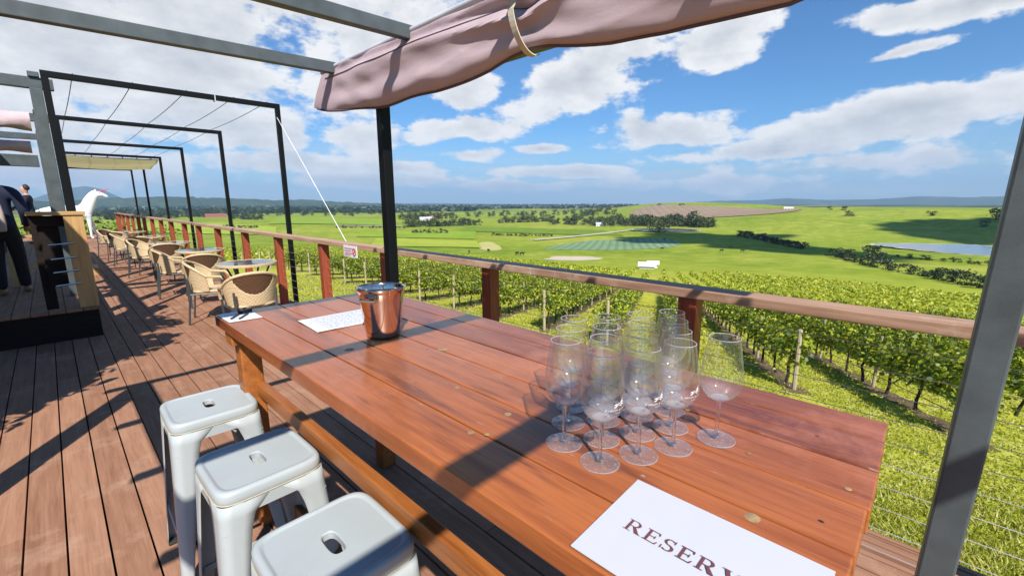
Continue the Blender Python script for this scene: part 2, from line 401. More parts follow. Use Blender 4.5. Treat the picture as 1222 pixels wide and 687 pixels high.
def leaf_quads(cent, size, up=.4, aspect=.8, nper=6, seed=0, out=None):
    """leaf shaped polygons at cent (n,3); out: outward directions (n,3) or None"""
    r = np.random.default_rng(seed); n = len(cent)
    nor = r.normal(size=(n,3)); nor[:,2] = np.abs(nor[:,2])+up
    if out is not None: nor += out*1.0
    nor /= np.linalg.norm(nor, axis=1, keepdims=True)
    t = r.normal(size=(n,3)); t -= nor*(t*nor).sum(1, keepdims=True); t /= np.linalg.norm(t, axis=1, keepdims=True)
    b = np.cross(nor, t)
    sz = size*(.6+.8*r.random((n,1))) if np.isscalar(size) else size[:,None]*(.6+.8*r.random((n,1)))
    if nper == 6: pat = [(-.5,0,0),(-.28,.42,.06),(.18,.44,.04),(.55,0,-.12),(.18,-.44,.04),(-.28,-.42,.06)]
    elif nper == 4: pat = [(-.5,0,0),(0,.45,0),(.5,0,0),(0,-.45,0)]
    else: pat = [(-.5,-.1,0),(-.5,.1,0),(.5,0,.0)]
    return np.stack([cent + sz*(t*p[0] + b*p[1]*aspect + nor*p[2]) for p in pat], 1)

# ------------------------------------------------------------------ terrain
def sst(a, b, x):
    t = np.clip((x-a)/(b-a), 0, 1); return t*t*(3-2*t)
def ground(x, y):
    x = np.asarray(x, float); y = np.asarray(y, float)
    d = x+.09*y+.5*np.maximum(0, y-40)-.25*np.minimum(0, x)
    near = np.where(d > 0, -36+34.7*np.exp(-np.maximum(d, 0)*.17/34.7), -1.3-.05*d)
    near = np.minimum(near, -1.2)
    r = np.hypot(x, y)+1e-6; near = near-260*sst(5200, 12000, r); az = np.degrees(np.arctan2(x, y))
    w = sst(60, 84, az)*(1-sst(150, 175, az))
    green = w*24.5*sst(500, 1050, r)*(1-.95*sst(1150, 2000, r))
    wb = sst(54, 65, az)*(1-sst(66, 92, az))
    brown = wb*31.5*sst(850, 1500, r)*(1-sst(1600, 3000, r))
    roll = 2.2*np.sin(x*.011+1.3)*np.sin(y*.009)*sst(120, 400, r)*(1-sst(3000, 5000, r))
    roll = roll*(1-w*.7)
    hum = 7*np.exp(-((az-20)/9)**2)*np.exp(-((r-900)/260)**2)+4*np.exp(-((az-46)/8)**2)*np.exp(-((r-820)/200)**2)
    return near+green+np.maximum(0, brown-green*.55)+roll+hum
def gz(x, y): return float(ground(x, y))
def hit(px, py, off=0.):
    d = view_ray(px, py); t0, t1 = 1., 15000.
    for _ in range(2):
        tt = np.geomspace(t0, t1, 1500)
        b = d.z*tt+HC < ground(d.x*tt, d.y*tt)+off
        if not b.any(): return Vector((d.x*t1, d.y*t1, -36))
        k = int(np.argmax(b)); t0, t1 = tt[max(0, k-1)], tt[k]
    return Vector((d.x*t1, d.y*t1, gz(d.x*t1, d.y*t1)))

rr = np.concatenate([[.3], np.geomspace(1.5, 26000, 230)])
na = 900; aa = np.linspace(0, 2*np.pi, na, endpoint=False)
RRm, AAm = np.meshgrid(rr, aa, indexing='ij')
X, Y = RRm*np.sin(AAm), RRm*np.cos(AAm); Z = ground(X, Y)
V = np.stack([X, Y, Z], -1).reshape(-1, 3)
i, j = np.meshgrid(np.arange(len(rr)-1), np.arange(na), indexing='ij'); j2 = (j+1) % na
Fq = np.stack([i*na+j, (i+1)*na+j, (i+1)*na+j2, i*na+j2], -1).reshape(-1, 4)
me = bpy.data.meshes.new('ground'); me.from_pydata(V.tolist(), [], Fq.tolist())
me.polygons.foreach_set('use_smooth', [True]*len(me.polygons))
def terrain_mat():
    m, nt, b = new_mat('grassland'); v = wcoord(nt)
    near = ramp(nt, noise(nt, v, 1.1, 8, .7), [(.3,(.26,.29,.025)),(.5,(.43,.44,.045)),(.7,(.58,.53,.14))])
    far = ramp(nt, noise(nt, v, .006, 9, .66), [(.32,(.10,.19,.015)),(.5,(.24,.31,.024)),(.66,(.42,.41,.07))])
    fine = noise(nt, v, .09, 9, .72)
    far = mixc(nt, .5, far, ramp(nt, fine, [(.34,(.09,.15,.013)),(.5,(.23,.29,.025)),(.64,(.44,.43,.09))]))
    ln = N(nt, 'ShaderNodeVectorMath', operation='LENGTH'); nt.links.new(v, ln.inputs[0])
    f = N(nt, 'ShaderNodeMapRange'); f.inputs[1].default_value = 60; f.inputs[2].default_value = 200; nt.links.new(ln.outputs['Value'], f.inputs[0])
    c = mixc(nt, f.outputs[0], near, far)
    # the plain beyond a few kilometres is mostly bush and darker paddocks
    f2 = N(nt, 'ShaderNodeMapRange'); f2.inputs[1].default_value = 1500; f2.inputs[2].default_value = 3200; nt.links.new(ln.outputs['Value'], f2.inputs[0])
    bush = ramp(nt, noise(nt, v, .0022, 6, .6), [(.42,(.025,.045,.02)),(.5,(.05,.075,.03)),(.62,(.20,.24,.08))])
    c = mixc(nt, f2.outputs[0], c, bush)
    nt.links.new(c, b.inputs['Base Color']); b.inputs['Roughness'].default_value = 1; b.inputs['Specular IOR Level'].default_value = .05
    bump(nt, b, noise(nt, v, 5, 6), .5, .06)
    return m
me.materials.append(terrain_mat())
go = bpy.data.objects.new('ground', me); COL.objects.link(go); structure(go)

def drape(name, corners, mat, off=.25, n=40, m=24, wob=0):
    """four world corners -> sheet following the ground"""
    c = [np.array(p[:2]) for p in corners]; mb = MB(); vs = []
    for a in range(n+1):
        for b_ in range(m+1):
            s, t = a/n, b_/m
            if wob:
                u_, v_ = 2*s-1, 2*t-1
                u_, v_ = u_*math.sqrt(1-v_*v_/2*.8), v_*math.sqrt(1-u_*u_/2*.8)
                an = math.atan2(v_, u_); k_ = 1+wob*(math.sin(3*an+1)+.6*math.sin(5*an+2)+.4*math.sin(9*an))*max(abs(u_), abs(v_))
                s, t = (u_*k_+1)/2, (v_*k_+1)/2
            p = (c[0]*(1-s)+c[1]*s)*(1-t)+(c[3]*(1-s)+c[2]*s)*t
            vs.append((p[0], p[1], gz(*p)+off))
    mb.add(vs, [(a*(m+1)+b_, (a+1)*(m+1)+b_, (a+1)*(m+1)+b_+1, a*(m+1)+b_+1) for a in range(n) for b_ in range(m)])
    return structure(mb.obj(name, mat, smooth=True, fix=False))
def sheet_px(name, pts, mat, off=.3, **k):
    return drape(name, [hit(*p) for p in pts], mat, off, **k)

MAT['f_yellow'] = ground_mat('mown hay', [(.42,.38,.12),(.55,.48,.19)], .05)
MAT['f_net'] = ground_mat('netted rows', [(.17,.27,.12),(.25,.34,.19)], .05, None, (R(60), 6., (.08,.16,.08), .45))
MAT['f_sand'] = ground_mat('bare sand', [(.50,.40,.28),(.62,.55,.40)], .08)
MAT['f_brown'] = ground_mat('ploughed soil', [(.27,.19,.12),(.38,.28,.19)], .02, .2, (R(60), 18., (.24,.17,.11), .4))
MAT['f_dark'] = ground_mat('young crop', [(.09,.17,.013),(.16,.24,.02),(.24,.29,.04)], .03, .2)
MAT['f_lush'] = ground_mat('lush pasture', [(.13,.25,.015),(.24,.34,.025),(.32,.38,.05)], .03, .2)
MAT['f_lime'] = ground_mat('lime pasture', [(.24,.33,.025),(.34,.40,.04),(.45,.45,.09)], .03, .2)
MAT['f_track'] = ground_mat('pale track', [(.45,.42,.28),(.55,.5,.34)], .1)
# ------------------------------------------------------------------ world, sun
SUNV = Vector((-.54, -.837, 1.0))
EL = math.asin(1/SUNV.length); AZ = math.atan2(SUNV.x, SUNV.y)
W = bpy.data.worlds.new("World"); S.world = W; W.use_nodes = True
def sky():
    nt = W.node_tree; nt.nodes.clear()
    out = N(nt, 'ShaderNodeOutputWorld'); bg = N(nt, 'ShaderNodeBackground')
    sk = N(nt, 'ShaderNodeTexSky', sky_type='NISHITA'); sk.sun_disc = False; sk.sun_elevation = EL; sk.sun_rotation = AZ
    sk.altitude = 150; sk.air_density = 1.0; sk.dust_density = .35; sk.ozone_density = 2.2
    tc = N(nt, 'ShaderNodeTexCoord'); sp = N(nt, 'ShaderNodeSeparateXYZ'); nt.links.new(tc.outputs['Generated'], sp.inputs[0])
    x, y, z = sp.outputs
    az = math_(nt, 'ARCTAN2', x, y); el = math_(nt, 'ARCSINE', z)
    u = math_(nt, 'MULTIPLY', az, 57.2958/10); v = math_(nt, 'MULTIPLY', el, 57.2958/10)
    def uvec(su, sv, du=0, dv=0):
        c = N(nt, 'ShaderNodeCombineXYZ')
        nt.links.new(math_(nt, 'ADD', math_(nt, 'MULTIPLY', u, su), du), c.inputs[0])
        nt.links.new(math_(nt, 'ADD', math_(nt, 'MULTIPLY', v, sv), dv), c.inputs[1]); return c.outputs[0]
    # cloud banks: centre pixel, half-widths in degrees, tilt, weight
    banks = CLOUDS
    D = None
    for (px, py, a, b, tilt, wgt) in banks:
        d = view_ray(px, py); u0 = math.degrees(math.atan2(d.x, d.y))/10; v0 = math.degrees(math.asin(d.z))/10
        a, b = a/10, b/10; ct, st = math.cos(R(tilt)), math.sin(R(tilt))
        du = math_(nt, 'SUBTRACT', u, u0); dv = math_(nt, 'SUBTRACT', v, v0)
        p = math_(nt, 'ADD', math_(nt, 'MULTIPLY', du, ct/a), math_(nt, 'MULTIPLY', dv, st/a))
        q = math_(nt, 'ADD', math_(nt, 'MULTIPLY', du, -st/b), math_(nt, 'MULTIPLY', dv, ct/b))
        r2 = math_(nt, 'ADD', math_(nt, 'MULTIPLY', p, p), math_(nt, 'MULTIPLY', q, q))
        k = math_(nt, 'MULTIPLY', math_(nt, 'SUBTRACT', 1.0, math_(nt, 'SQRT', r2)), wgt)
        D = k if D is None else math_(nt, 'MAXIMUM', D, k)
    D = math_(nt, 'MAXIMUM', D, -.75)
    n1 = noise(nt, uvec(.62, 1.15), 1.9, 12, .61)
    n1b = noise(nt, uvec(.62, 1.15, -.07, .13), 1.9, 12, .61)
    n2 = noise(nt, uvec(1.2, 2.6, 3.3, 1.7), 1.1, 5, .55)
    dens = math_(nt, 'ADD', D, math_(nt, 'MULTIPLY', math_(nt, 'SUBTRACT', n1, .5), 3.1))
    densb = math_(nt, 'ADD', D, math_(nt, 'MULTIPLY', math_(nt, 'SUBTRACT', n1b, .5), 3.1))
    mask = N(nt, 'ShaderNodeMapRange', interpolation_type='SMOOTHSTEP'); mask.inputs[1].default_value = .0; mask.inputs[2].default_value = .36
    nt.links.new(dens, mask.inputs[0])
    thick = N(nt, 'ShaderNodeMapRange'); thick.inputs[1].default_value = .2; thick.inputs[2].default_value = 1.35; nt.links.new(densb, thick.inputs[0])
    cc = ramp(nt, thick.outputs[0], [(0,(1.12,1.12,1.12)),(.3,(.92,.93,.95)),(.62,(.74,.77,.81)),(1,(.56,.60,.66))])
    cc = mixc(nt, math_(nt, 'MULTIPLY', n2, .30), cc, (1.0,1.0,1.02))
    CB = 9.7
    cl = mixc(nt, 1., cc, (CB, CB, CB), 'MULTIPLY')
    # thin veil of haze and stratus near the horizon
    hz = N(nt, 'ShaderNodeMapRange', interpolation_type='SMOOTHSTEP'); hz.inputs[1].default_value = .155; hz.inputs[2].default_value = .0
    nt.links.new(z, hz.inputs[0])
    skc = mixc(nt, 1., sk.outputs[0], SKYTINT, 'MULTIPLY')
    skc = mixc(nt, math_(nt, 'MULTIPLY', hz.outputs[0], .50), skc, (6.5,7.8,9.1))
    strat = ramp(nt, noise(nt, uvec(.35, 4.2, 1.1), 1.7, 6, .55), [(.46,(0,0,0)),(.66,(1,1,1))])
    sm = math_(nt, 'MULTIPLY', math_(nt, 'MULTIPLY', strat, hz.outputs[0]), .8)
    skc = mixc(nt, sm, skc, (7.7,8.1,8.6))
    fin = mixc(nt, mask.outputs[0], skc, cl)
    nt.links.new(fin, bg.inputs[0]); bg.inputs[1].default_value = .068
    nt.links.new(bg.outputs[0], out.inputs[0])
SKYTINT = (.57,1.04,1.46)
HAZE = 8e-5
SHADE = [(1165,275,900,105,60,1,.1),(930,296,780,75,30,2,.9),(850,285,780,60,70,3,.4)]
CLOUDS = [ # px, py, half width deg, half height deg, tilt deg, weight
 (120,40,34,12,4,.9),(330,50,24,6,0,.6),(540,25,15,7,0,.65),
 (240,150,17,3.0,3,.9),(420,165,9,2.4,0,.75),(330,195,18,1.8,0,.7),
 (560,105,7,2.6,10,.7),(700,85,12,4.2,20,1.15),(850,45,8,3.2,24,.95),
 (555,152,8.,1.8,0,.95),(560,185,4.5,1.1,0,1.0),(648,178,3.6,.8,0,1.0),(430,215,14,1.2,0,.9),(480,200,6,1.,0,.8),
 (785,160,8.5,2.5,2,1.05),(800,190,6,1.,0,.6),
 (1090,128,13,2.8,8,1.15),(1190,105,6,2.8,8,1.0),(930,180,8,1.2,0,.75),(1030,195,14,1.3,0,.55),(680,205,9,1.0,0,.9),
 (1160,2,8,1.6,0,1.3),(1065,66,4.5,.7,8,.8),(900,215,22,1.2,0,.45),(640,222,20,.8,0,.6),(60,205,12,3,0,.9)]
sky()
sun = bpy.data.lights.new('sun', 'SUN'); sun.energy = 5.0; sun.angle = R(.53); sun.color = (1, .955, .88)
suno = bpy.data.objects.new('sun', sun); COL.objects.link(suno); suno.rotation_euler = (-SUNV).to_track_quat('-Z', 'Y').to_euler(); suno.location = SUNV*30
S.view_settings.view_transform = 'Standard'; S.view_settings.look = 'None'; S.view_settings.exposure = .46; S.view_settings.gamma = 1
S.render.engine = 'CYCLES'
S.cycles.max_bounces = 40; S.cycles.transparent_max_bounces = 96; S.cycles.diffuse_bounces = 1; S.cycles.glossy_bounces = 4; S.cycles.transmission_bounces = 36
S.cycles.caustics_reflective = False; S.cycles.caustics_refractive = False
S.cycles.sample_clamp_indirect = 6
S.cycles.use_denoising = True
# ------------------------------------------------------------------ deck
def build_deck():
    mb = MB(); x = -7.0; k = 0; w = .1398
    r = random.Random(3)
    while x < 2.53:
        x1 = min(x+w-.008, 2.536)
        y = -4.2+r.random()*3
        mb.span((x, -4.4, -.04), (x1, y, 0))
        while y < 31:
            y1 = min(y+2.4+r.random()*2.6, 31)
            mb.span((x, y+.004, -.04), (x1, y1, r.uniform(-.0015, .0015)))
            y = y1
        x += w
    structure(mb.obj('deck', 'deck'))
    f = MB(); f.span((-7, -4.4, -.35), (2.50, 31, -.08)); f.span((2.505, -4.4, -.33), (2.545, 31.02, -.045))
    structure(f.obj('deck_frame', 'shadow_timber'))
    p = MB(); x = -7.0
    while x < .26:
        x1 = min(x+w-.006, .28)
        p.span((x, 7.06, .325), (x1, 24, .36)); x += w
    structure(p.obj('raised_platform', 'deck'))
    q = MB(); q.span((-7, 7.08, .002), (.262, 24, .32)); structure(q.obj('platform_riser', 'shadow_timber'))
    st = MB(); st.span((.285, 13.2, .003), (.62, 14.0, .17))
    structure(st.obj('platform_step', 'pine', bevel=.004))
build_deck()

# ------------------------------------------------------------------ railing
RAIL_Y = [y*1.027 for y in (-2.1, -.62, .867, 2.365, 3.834, 5.268, 6.772, 8.317, 10.04, 11.6, 13.05, 14.69, 16.21, 17.78, 19.44, 20.86, 22.4, 24., 25.5, 27., 27.9)]
RX0, RX1, RZ = 2.215, 2.355, 1.115
rail = thing('timber_railing', 'long timber railing with red brown posts and thin steel cables along the deck edge', 'railing', (2.16, 12, 0))
def P(o, off): return tuple(a-b for a, b in zip(o, off))
ro = (2.16, 12, 0)
mb = MB()
for a, b in ((-3.2, 1.95), (1.952, 6.2), (6.202, 11.), (11.002, 16.), (16.002, 22.), (22.002, 28.7)):
    mb.span(P((RX0, a, RZ-.048), ro), P((RX1, b, RZ), ro))
mb.obj('top_rail', 'rail', rail, bevel=.004)
pm = None
for y in RAIL_Y:
    if pm is None:
        q = MB(); q.span((-.048, -.048, -.3), (.048, .048, RZ-.05)); o = q.obj('post', 'rail_post', rail, bevel=.004); pm = o
    else:
        o = pm.copy(); COL.objects.link(o)
    o.parent = rail; o.location = P((2.285, y, 0), ro)
for k in range(10):
    z = .07+k*.1
    q = MB(); q.tube([P((2.285, -3.2, z), ro), P((2.285, 28.6, z), ro)], .0017, 6, cap=False); q.obj('cable', 'wire', rail, smooth=True)

sg = thing('notice_plate', 'small white notice with red print fixed to the front of the railing', 'sign', (2.209, 4.55, 1.045))
q = MB(); q.box((0, 0, -.01), (.008, .30, .125)); q.obj('plate', 'paper', sg, bevel=.002)
q = MB()
for z, y0, y1 in ((.02, .13, -.05), (-.005, .13, -.03), (-.03, .12, -.05), (-.05, .13, .0)):
    y = y0
    while y > y1:
        l = random.uniform(.012, .03); q.span((-.0052, y, z-.005), (-.0062, y-l, z+.005)); y -= l+.007
q.obj('print', 'red_ink', sg)
q = MB(); q.tube([(-.0075, -.1+.032*math.cos(a), -.01+.036*math.sin(a)) for a in np.linspace(0, 2*math.pi, 20)[:-1]], .0045, 6, closed=True)
q.bar((-.0075, -.124, .014), (-.0075, -.078, -.034), .007); q.obj('prohibition_ring', 'red_ink', sg)

# ------------------------------------------------------------------ near pergola + canvas
BX, CX = 1.475, 1.40
perg = thing('steel_pergola', 'grey steel pergola frame over the timber table with square posts and crosswise rafters', 'pergola', (BX, 0, 0))
po = (BX, 0, 0)
def pbox(name, a, b, mat='grey_steel', parent=perg, off=po, bevel=.004):
    q = MB(); q.span(P(a, off), P(b, off)); return q.obj(name, mat, parent, bevel=bevel)
pbox('beam', (BX-.04, -3.0, 2.30), (BX+.04, 3.0, 2.364))
pbox('beam', (-.93, -3.0, 2.19), (-.81, 2.97, 2.296))
for k in range(6):
    y = 2.917-.854*k
    q = MB(); q.bar((-1.13-BX, y, 2.321), (.03, y, 2.3985), .048, .065); q.obj('rafter', 'grey_steel', perg, bevel=.004)
pbox('added_shade_box', (1.61, -.35, 2.26), (1.755, 2.95, 2.335))  # unseen box added behind the canvas to shade the rail top
for y in (-.2, 1.2, 2.6): pbox('shade_box_arm', (BX+.041, y-.02, 2.336), (1.70, y+.02, 2.36))  # arms holding the added box
q = MB(); q.bar((0, -.0975, 0), (0, -.148, 2.298), .066, .066, up=(1,0,0)); q.obj('post', 'grey_steel', perg, bevel=.005)
pbox('post', (BX-.031, 2.455, 0), (BX+.031, 2.517, 2.298), 'black_steel')
pbox('post', (-.935, 2.85, 0), (-.805, 2.98, 2.188))
pbox('post', (-.935, -.4, 0), (-.805, -.27, 2.188))
q = MB(); q.prism([(-.032, .72), (.032, .72), (.032, .76), (-.032, .98)], -.006, .006, Matrix(((.7,0,.7),(-.7,0,.7),(0,1,0))))
q.obj('bracket', 'grey_steel', perg, P((BX-.05, 2.43, .07), po))

def canvas_roll():
    Yb = [3.253, 3.05, 2.856, 2.356, 1.888, 1.526, 1.272, 1.156, .886, .694, .544, .34, -.05, -.3, -.7, -1.2, -2.6]
    Zb = [2.207, 2.165, 2.132, 2.091, 2.089, 2.106, 2.142, 2.135, 2.086, 2.062, 2.060, 2.061, 2.17, 2.29, 2.26, 2.12, 2.06]
    Yt = [3.079, 2.281, 1.774, 1.375, 1.27, 1.1, -2.6]; Zt = [2.405, 2.39, 2.385, 2.365, 2.325, 2.38, 2.40]
    ncs, nst = 72, 330; rings = []
    for s in range(nst):
        t = s/(nst-1); Ybot = 3.253+t*(-2.6-3.253)
        zb = np.interp(-Ybot, [-a for a in Yb], Zb)
        ytop = Ybot-.174*max(0, 1-(3.253-Ybot)/.5)
        zt = np.interp(-ytop, [-a for a in Yt], Zt)
        ey = 3.253-Ybot
        fat = .012+.056*sst(.15, .9, ey)
        cin = math.exp(-((Ybot-1.24)/.10)**2)
        fat = fat*(1-.38*cin); cy = Ybot-1.24
        rg = []
        for k in range(ncs):
            a = 2*math.pi*k/ncs
            c, sn = math.cos(a), math.sin(a)
            h = (sn+1)/2            # 0 bottom .. 1 top
            z = zb+.006*sst(.2, .9, ey)+(zt-zb)*h
            w = fat*(1.15-.75*h**1.5)
            x = CX-.005+.03*(1-h)*sst(.1, .9, ey)+w*c*(.75 if c < 0 else .8)
            # folds: long lengthwise pleats fanning out from the strap
            fold = (.010*math.sin(5*h+1.1*Ybot+.8*math.sin(1.3*Ybot))+.006*math.sin(13*h-5.5*cy*math.exp(-abs(cy)*1.2)+.6)
                    +.022*math.exp(-((h-.62-.28*math.tanh(abs(cy)*1.6)+.12)/.07)**2)*math.exp(-abs(cy)/.75)
                    -.020*math.exp(-((h-.80-.10*math.tanh(abs(cy)*1.5))/.06)**2)*math.exp(-abs(cy)/.9)
                    +.010*(.5-abs(math.sin(2.6*Ybot+5.5*h))**.55)*math.exp(-abs(cy)/1.3)
                    +.005*math.sin(13*Ybot+9*h)*math.exp(-((ey-.7)/.4)**2)+.0015*math.sin(19*Ybot-13*h))
            x -= fold*sst(.05, .5, ey)*(1 if c < .2 else .2)
            y = Ybot+(ytop-Ybot)*h
            rg.append((x, y, z+.006*math.sin(9*Ybot+2)*(1-h)))
        rings.append(rg)
    o = MB().rings(rings, True, True).obj('rolled_canvas', 'canvas', smooth=True)
    tag(o, 'rolled mauve canvas shade slung under the pergola beam and gathered by a strap', 'canvas shade')
    hm = [(min(r_, key=lambda p: p[2]*1.0+abs(p[0]-CX-.02)*.2)) for r_ in rings[3:-3]]
    q = MB(); q.tube([(p[0]-.004, p[1], p[2]-.003) for p in hm[::2]], .0065, 6); q.obj('hem', 'hem', o, smooth=True)
    q = MB(); q.tube([(rr_[int(ncs*.5)-7][0]-.003, rr_[int(ncs*.5)-7][1], rr_[int(ncs*.5)-7][2]) for rr_ in rings[6:-3:2]], .0022, 5); q.obj('stitch_line', 'hem', o, smooth=True)
    q = MB(); pts = []
    for a in np.linspace(math.pi*.52, math.pi*1.62, 26):
        pts.append((CX+.0+.085*math.cos(a)*(1.12 if math.sin(a) < 0 else .95), 1.255-.05*(1-math.sin(a))*.5+.03, 2.262+.145*math.sin(a)))
    for p0, p1 in zip(pts[:-1], pts[1:]): q.bar(p0, p1, .028, .004, up=(p0[0]-CX, 0, p0[2]-2.262))
    q.obj('strap', 'strap', o)
    q = MB(); q.box((CX-.01, 1.27, 2.405), (.05, .05, .05))
    q.obj('buckle', 'black_plastic', o, bevel=.006)
    q = MB(); q.tube([(CX, 3.10, 2.405), (CX, -2.9, 2.405)], .016, 10); q.obj('roller_tube', 'grey_paint', o, smooth=True)
canvas_roll()

# ------------------------------------------------------------------ timber table
TX0, TX1, TY0, TY1, TZ = .462, 1.285, .025, 2.337, 1.05
tab = thing('timber_table', 'long high timber table of six red brown planks with worn varnish', 'table', (.87, 1.18, 0))
to = (.87, 1.18, 0)
edges = [.462, .602, .741, .880, 1.025, 1.17, 1.285]
for a, b in zip(edges[:-1], edges[1:]):
    e = random.uniform(-.006, .006)
    q = MB(); q.span(P((a+.0019, TY0+e, TZ-.048), to), P((b-.0019, TY1+e*.6, TZ+random.uniform(-.0008, .0008)), to))
    q.obj('plank', 'table', tab, bevel=.003)
q = MB(); q.span(P((TX0+.02, TY1-.155, TZ-.118), to), P((TX1-.02, TY1-.06, TZ-.05), to)); q.obj('bearer', 'table_edge', tab, bevel=.004)
q = MB(); q.span(P((TX0+.02, TY0+.1, TZ-.118), to), P((TX1-.02, TY0+.195, TZ-.05), to)); q.obj('bearer', 'table_edge', tab, bevel=.004)
for x in (.512, 1.17):
    for y in (.13, 2.19):
        q = MB(); q.span(P((x, y, 0), to), P((x+.085, y+.085, TZ-.12), to)); q.obj('leg', 'table_edge', tab, bevel=.005)
q = MB(); q.span(P((.56, .02, .672), to), P((.598, 2.187, .735), to)); q.obj('stretcher', 'table_edge', tab, bevel=.004)
q = MB(); q.span(P((1.195, .22, .655), to), P((1.24, 2.187, .735), to)); q.obj('stretcher', 'table_edge', tab, bevel=.004)
q = MB(); q.span(P((.535, .22, .25), to), P((.575, 2.187, .33), to)); q.obj('foot_rail', 'table_edge', tab, bevel=.004)
# pale knots and plugs on the planks
q = MB()
for px, py, s in ((524,415,.022),(867,401,.02),(600,-1,0)):
    pass
def on_table(px, py, z=TZ):
    d = view_ray(px, py); t = (z-HC)/d.z; return Vector((d.x*t, d.y*t, z))
for px, py, s in ((417,417,.017),(529,416.5,.019),(606,494,.009),(562,516,.008),(581,518,.006),(898,617,.012),(893,540,.005),(820,489,.006),(545,462,.007),(1012,583,.006)):
    p = on_table(px, py); q = MB(); q.lathe([(0, .0012), (s*.6, .0012), (s, .0002)], 14, P((p.x, p.y, TZ), to)); q.obj('knot', 'knot', tab, smooth=True)

# ------------------------------------------------------------------ stools
def rrect(hx, hy, r, n=64):
    pts = []
    for k in range(n):
        a = 2*math.pi*(k+.5)/n; c, s = math.cos(a), math.sin(a); e = 2/r
        pts.append((hx*math.copysign(abs(c)**e, c), hy*math.copysign(abs(s)**e, s)))
    return pts
def stool():
    t = thing('metal_stool', '', 'stool', (0,0,0), 0, 'pale metal stools along the table')
    H = .70; hx = .16; rings = []
    spec = [(.154,.655,6.4),(.158,.658,6.4),(.161,.662,6.4),(.162,.672,6.4),(.1615,.688,6.4),(.159,.695,6.4),(.154,.6992,6.5),(.148,.7003,6.5),(.143,.6995,6.4),(.140,.697,6.4),(.136,.6962,6.2),(.09,.6962,5)]
    for a, z, e in spec: rings.append([(x, y, z) for x, y in rrect(a, a, e)])
    slot = [(x, y) for x, y in rrect(.019, .044, 3.2)]
    rings.append([(x*1.12, y*1.08, .6962) for x, y in slot]); rings.append([(x, y, .6935) for x, y in slot]); rings.append([(x, y, .675) for x, y in slot])
    so = MB().rings(rings).obj('seat', 'stool', t, smooth=True)
    for pl in so.data.polygons:
        if all(abs(so.data.vertices[k].co.z-.6962) < 1e-5 for k in pl.vertices): pl.use_smooth = False
    q = MB(); ring = rrect(.1612, .1612, 6.4, 96); q.tube([(x, y, .661) for x, y in ring], .0016, 5, closed=True); q.obj('seam', 'seam', t)
    for sx in (-1, 1):
        for sy in (-1, 1):
            rg = []
            for s in np.linspace(0, 1, 15):
                z = .658*(1-s)+.012*s; c = .1575+.045*s
                fl = .012+.046*(1-s)**1.1+.05*math.exp(-s*26); rad = .034-.010*s
                row = []
                row.append((c-rad-fl, c)); row.append((c-rad-fl*.5, c))
                for a in np.linspace(90, 0, 8): row.append((c-rad+rad*math.cos(R(a)), c-rad+rad*math.sin(R(a))))
                row.append((c, c-rad-fl*.5)); row.append((c, c-rad-fl))
                rg.append([(sx*x, sy*y, z) for x, y in row])
            leg = MB().rings(rg, closed=False).obj('leg', 'stool', t, smooth=True, solid=.0025)
            q = MB(); q.box((sx*.183, sy*.183, .008), (.04, .04, .016)); q.obj('foot_cap', 'rubber', leg, bevel=.004)
    q = MB()
    for e in ((1,0),(-1,0),(0,1),(0,-1)):
        c = Vector((e[0]*.1575, e[1]*.1575, .638)); d = (.003, .19, .044) if e[0] else (.19, .003, .044); q.box(c, d)
    q.obj('apron', 'stool', t)
    def leg_c(z): return .1575+.045*(.658-z)/.646-.006
    for z, pr_ in ((.21, ((-1,-1,-1,1),(1,-1,1,1))), (.245, ((-1,-1,1,-1),(-1,1,1,1)))):
        for a, b, c_, d_ in pr_:
            l = leg_c(z); q = MB(); l2 = l-.012; q.bar((a*(l if a == c_ else l2), b*(l if b == d_ else l2), z), (c_*(l if a == c_ else l2), d_*(l if b == d_ else l2), z), .005, .024); q.obj('foot_rail', 'stool', t)
    q = MB(); q.bar((-.155, -.155, .57), (.155, .155, .57), .018, .004); q.bar((-.155, .155, .576), (.155, -.155, .576), .018, .004); q.obj('cross_brace', 'stool', t)
    return t
st0 = stool()
for k, (x, y, rz, lab) in enumerate(((.372, 2.20, -.02, 'pale grey metal stool nearest the far table leg, its legs clear of the others'),
                                     (.383, 1.585, .015, 'pale grey metal stool standing between the two other stools'),
                                     (.392, 1.02, .0, 'pale grey metal stool closest to the viewer, its legs cut off by the frame'))):
    o = st0 if k == 0 else copy_tree(st0)
    o.location = (x, y, 0); o.rotation_euler = (0,0,rz); o['label'] = lab

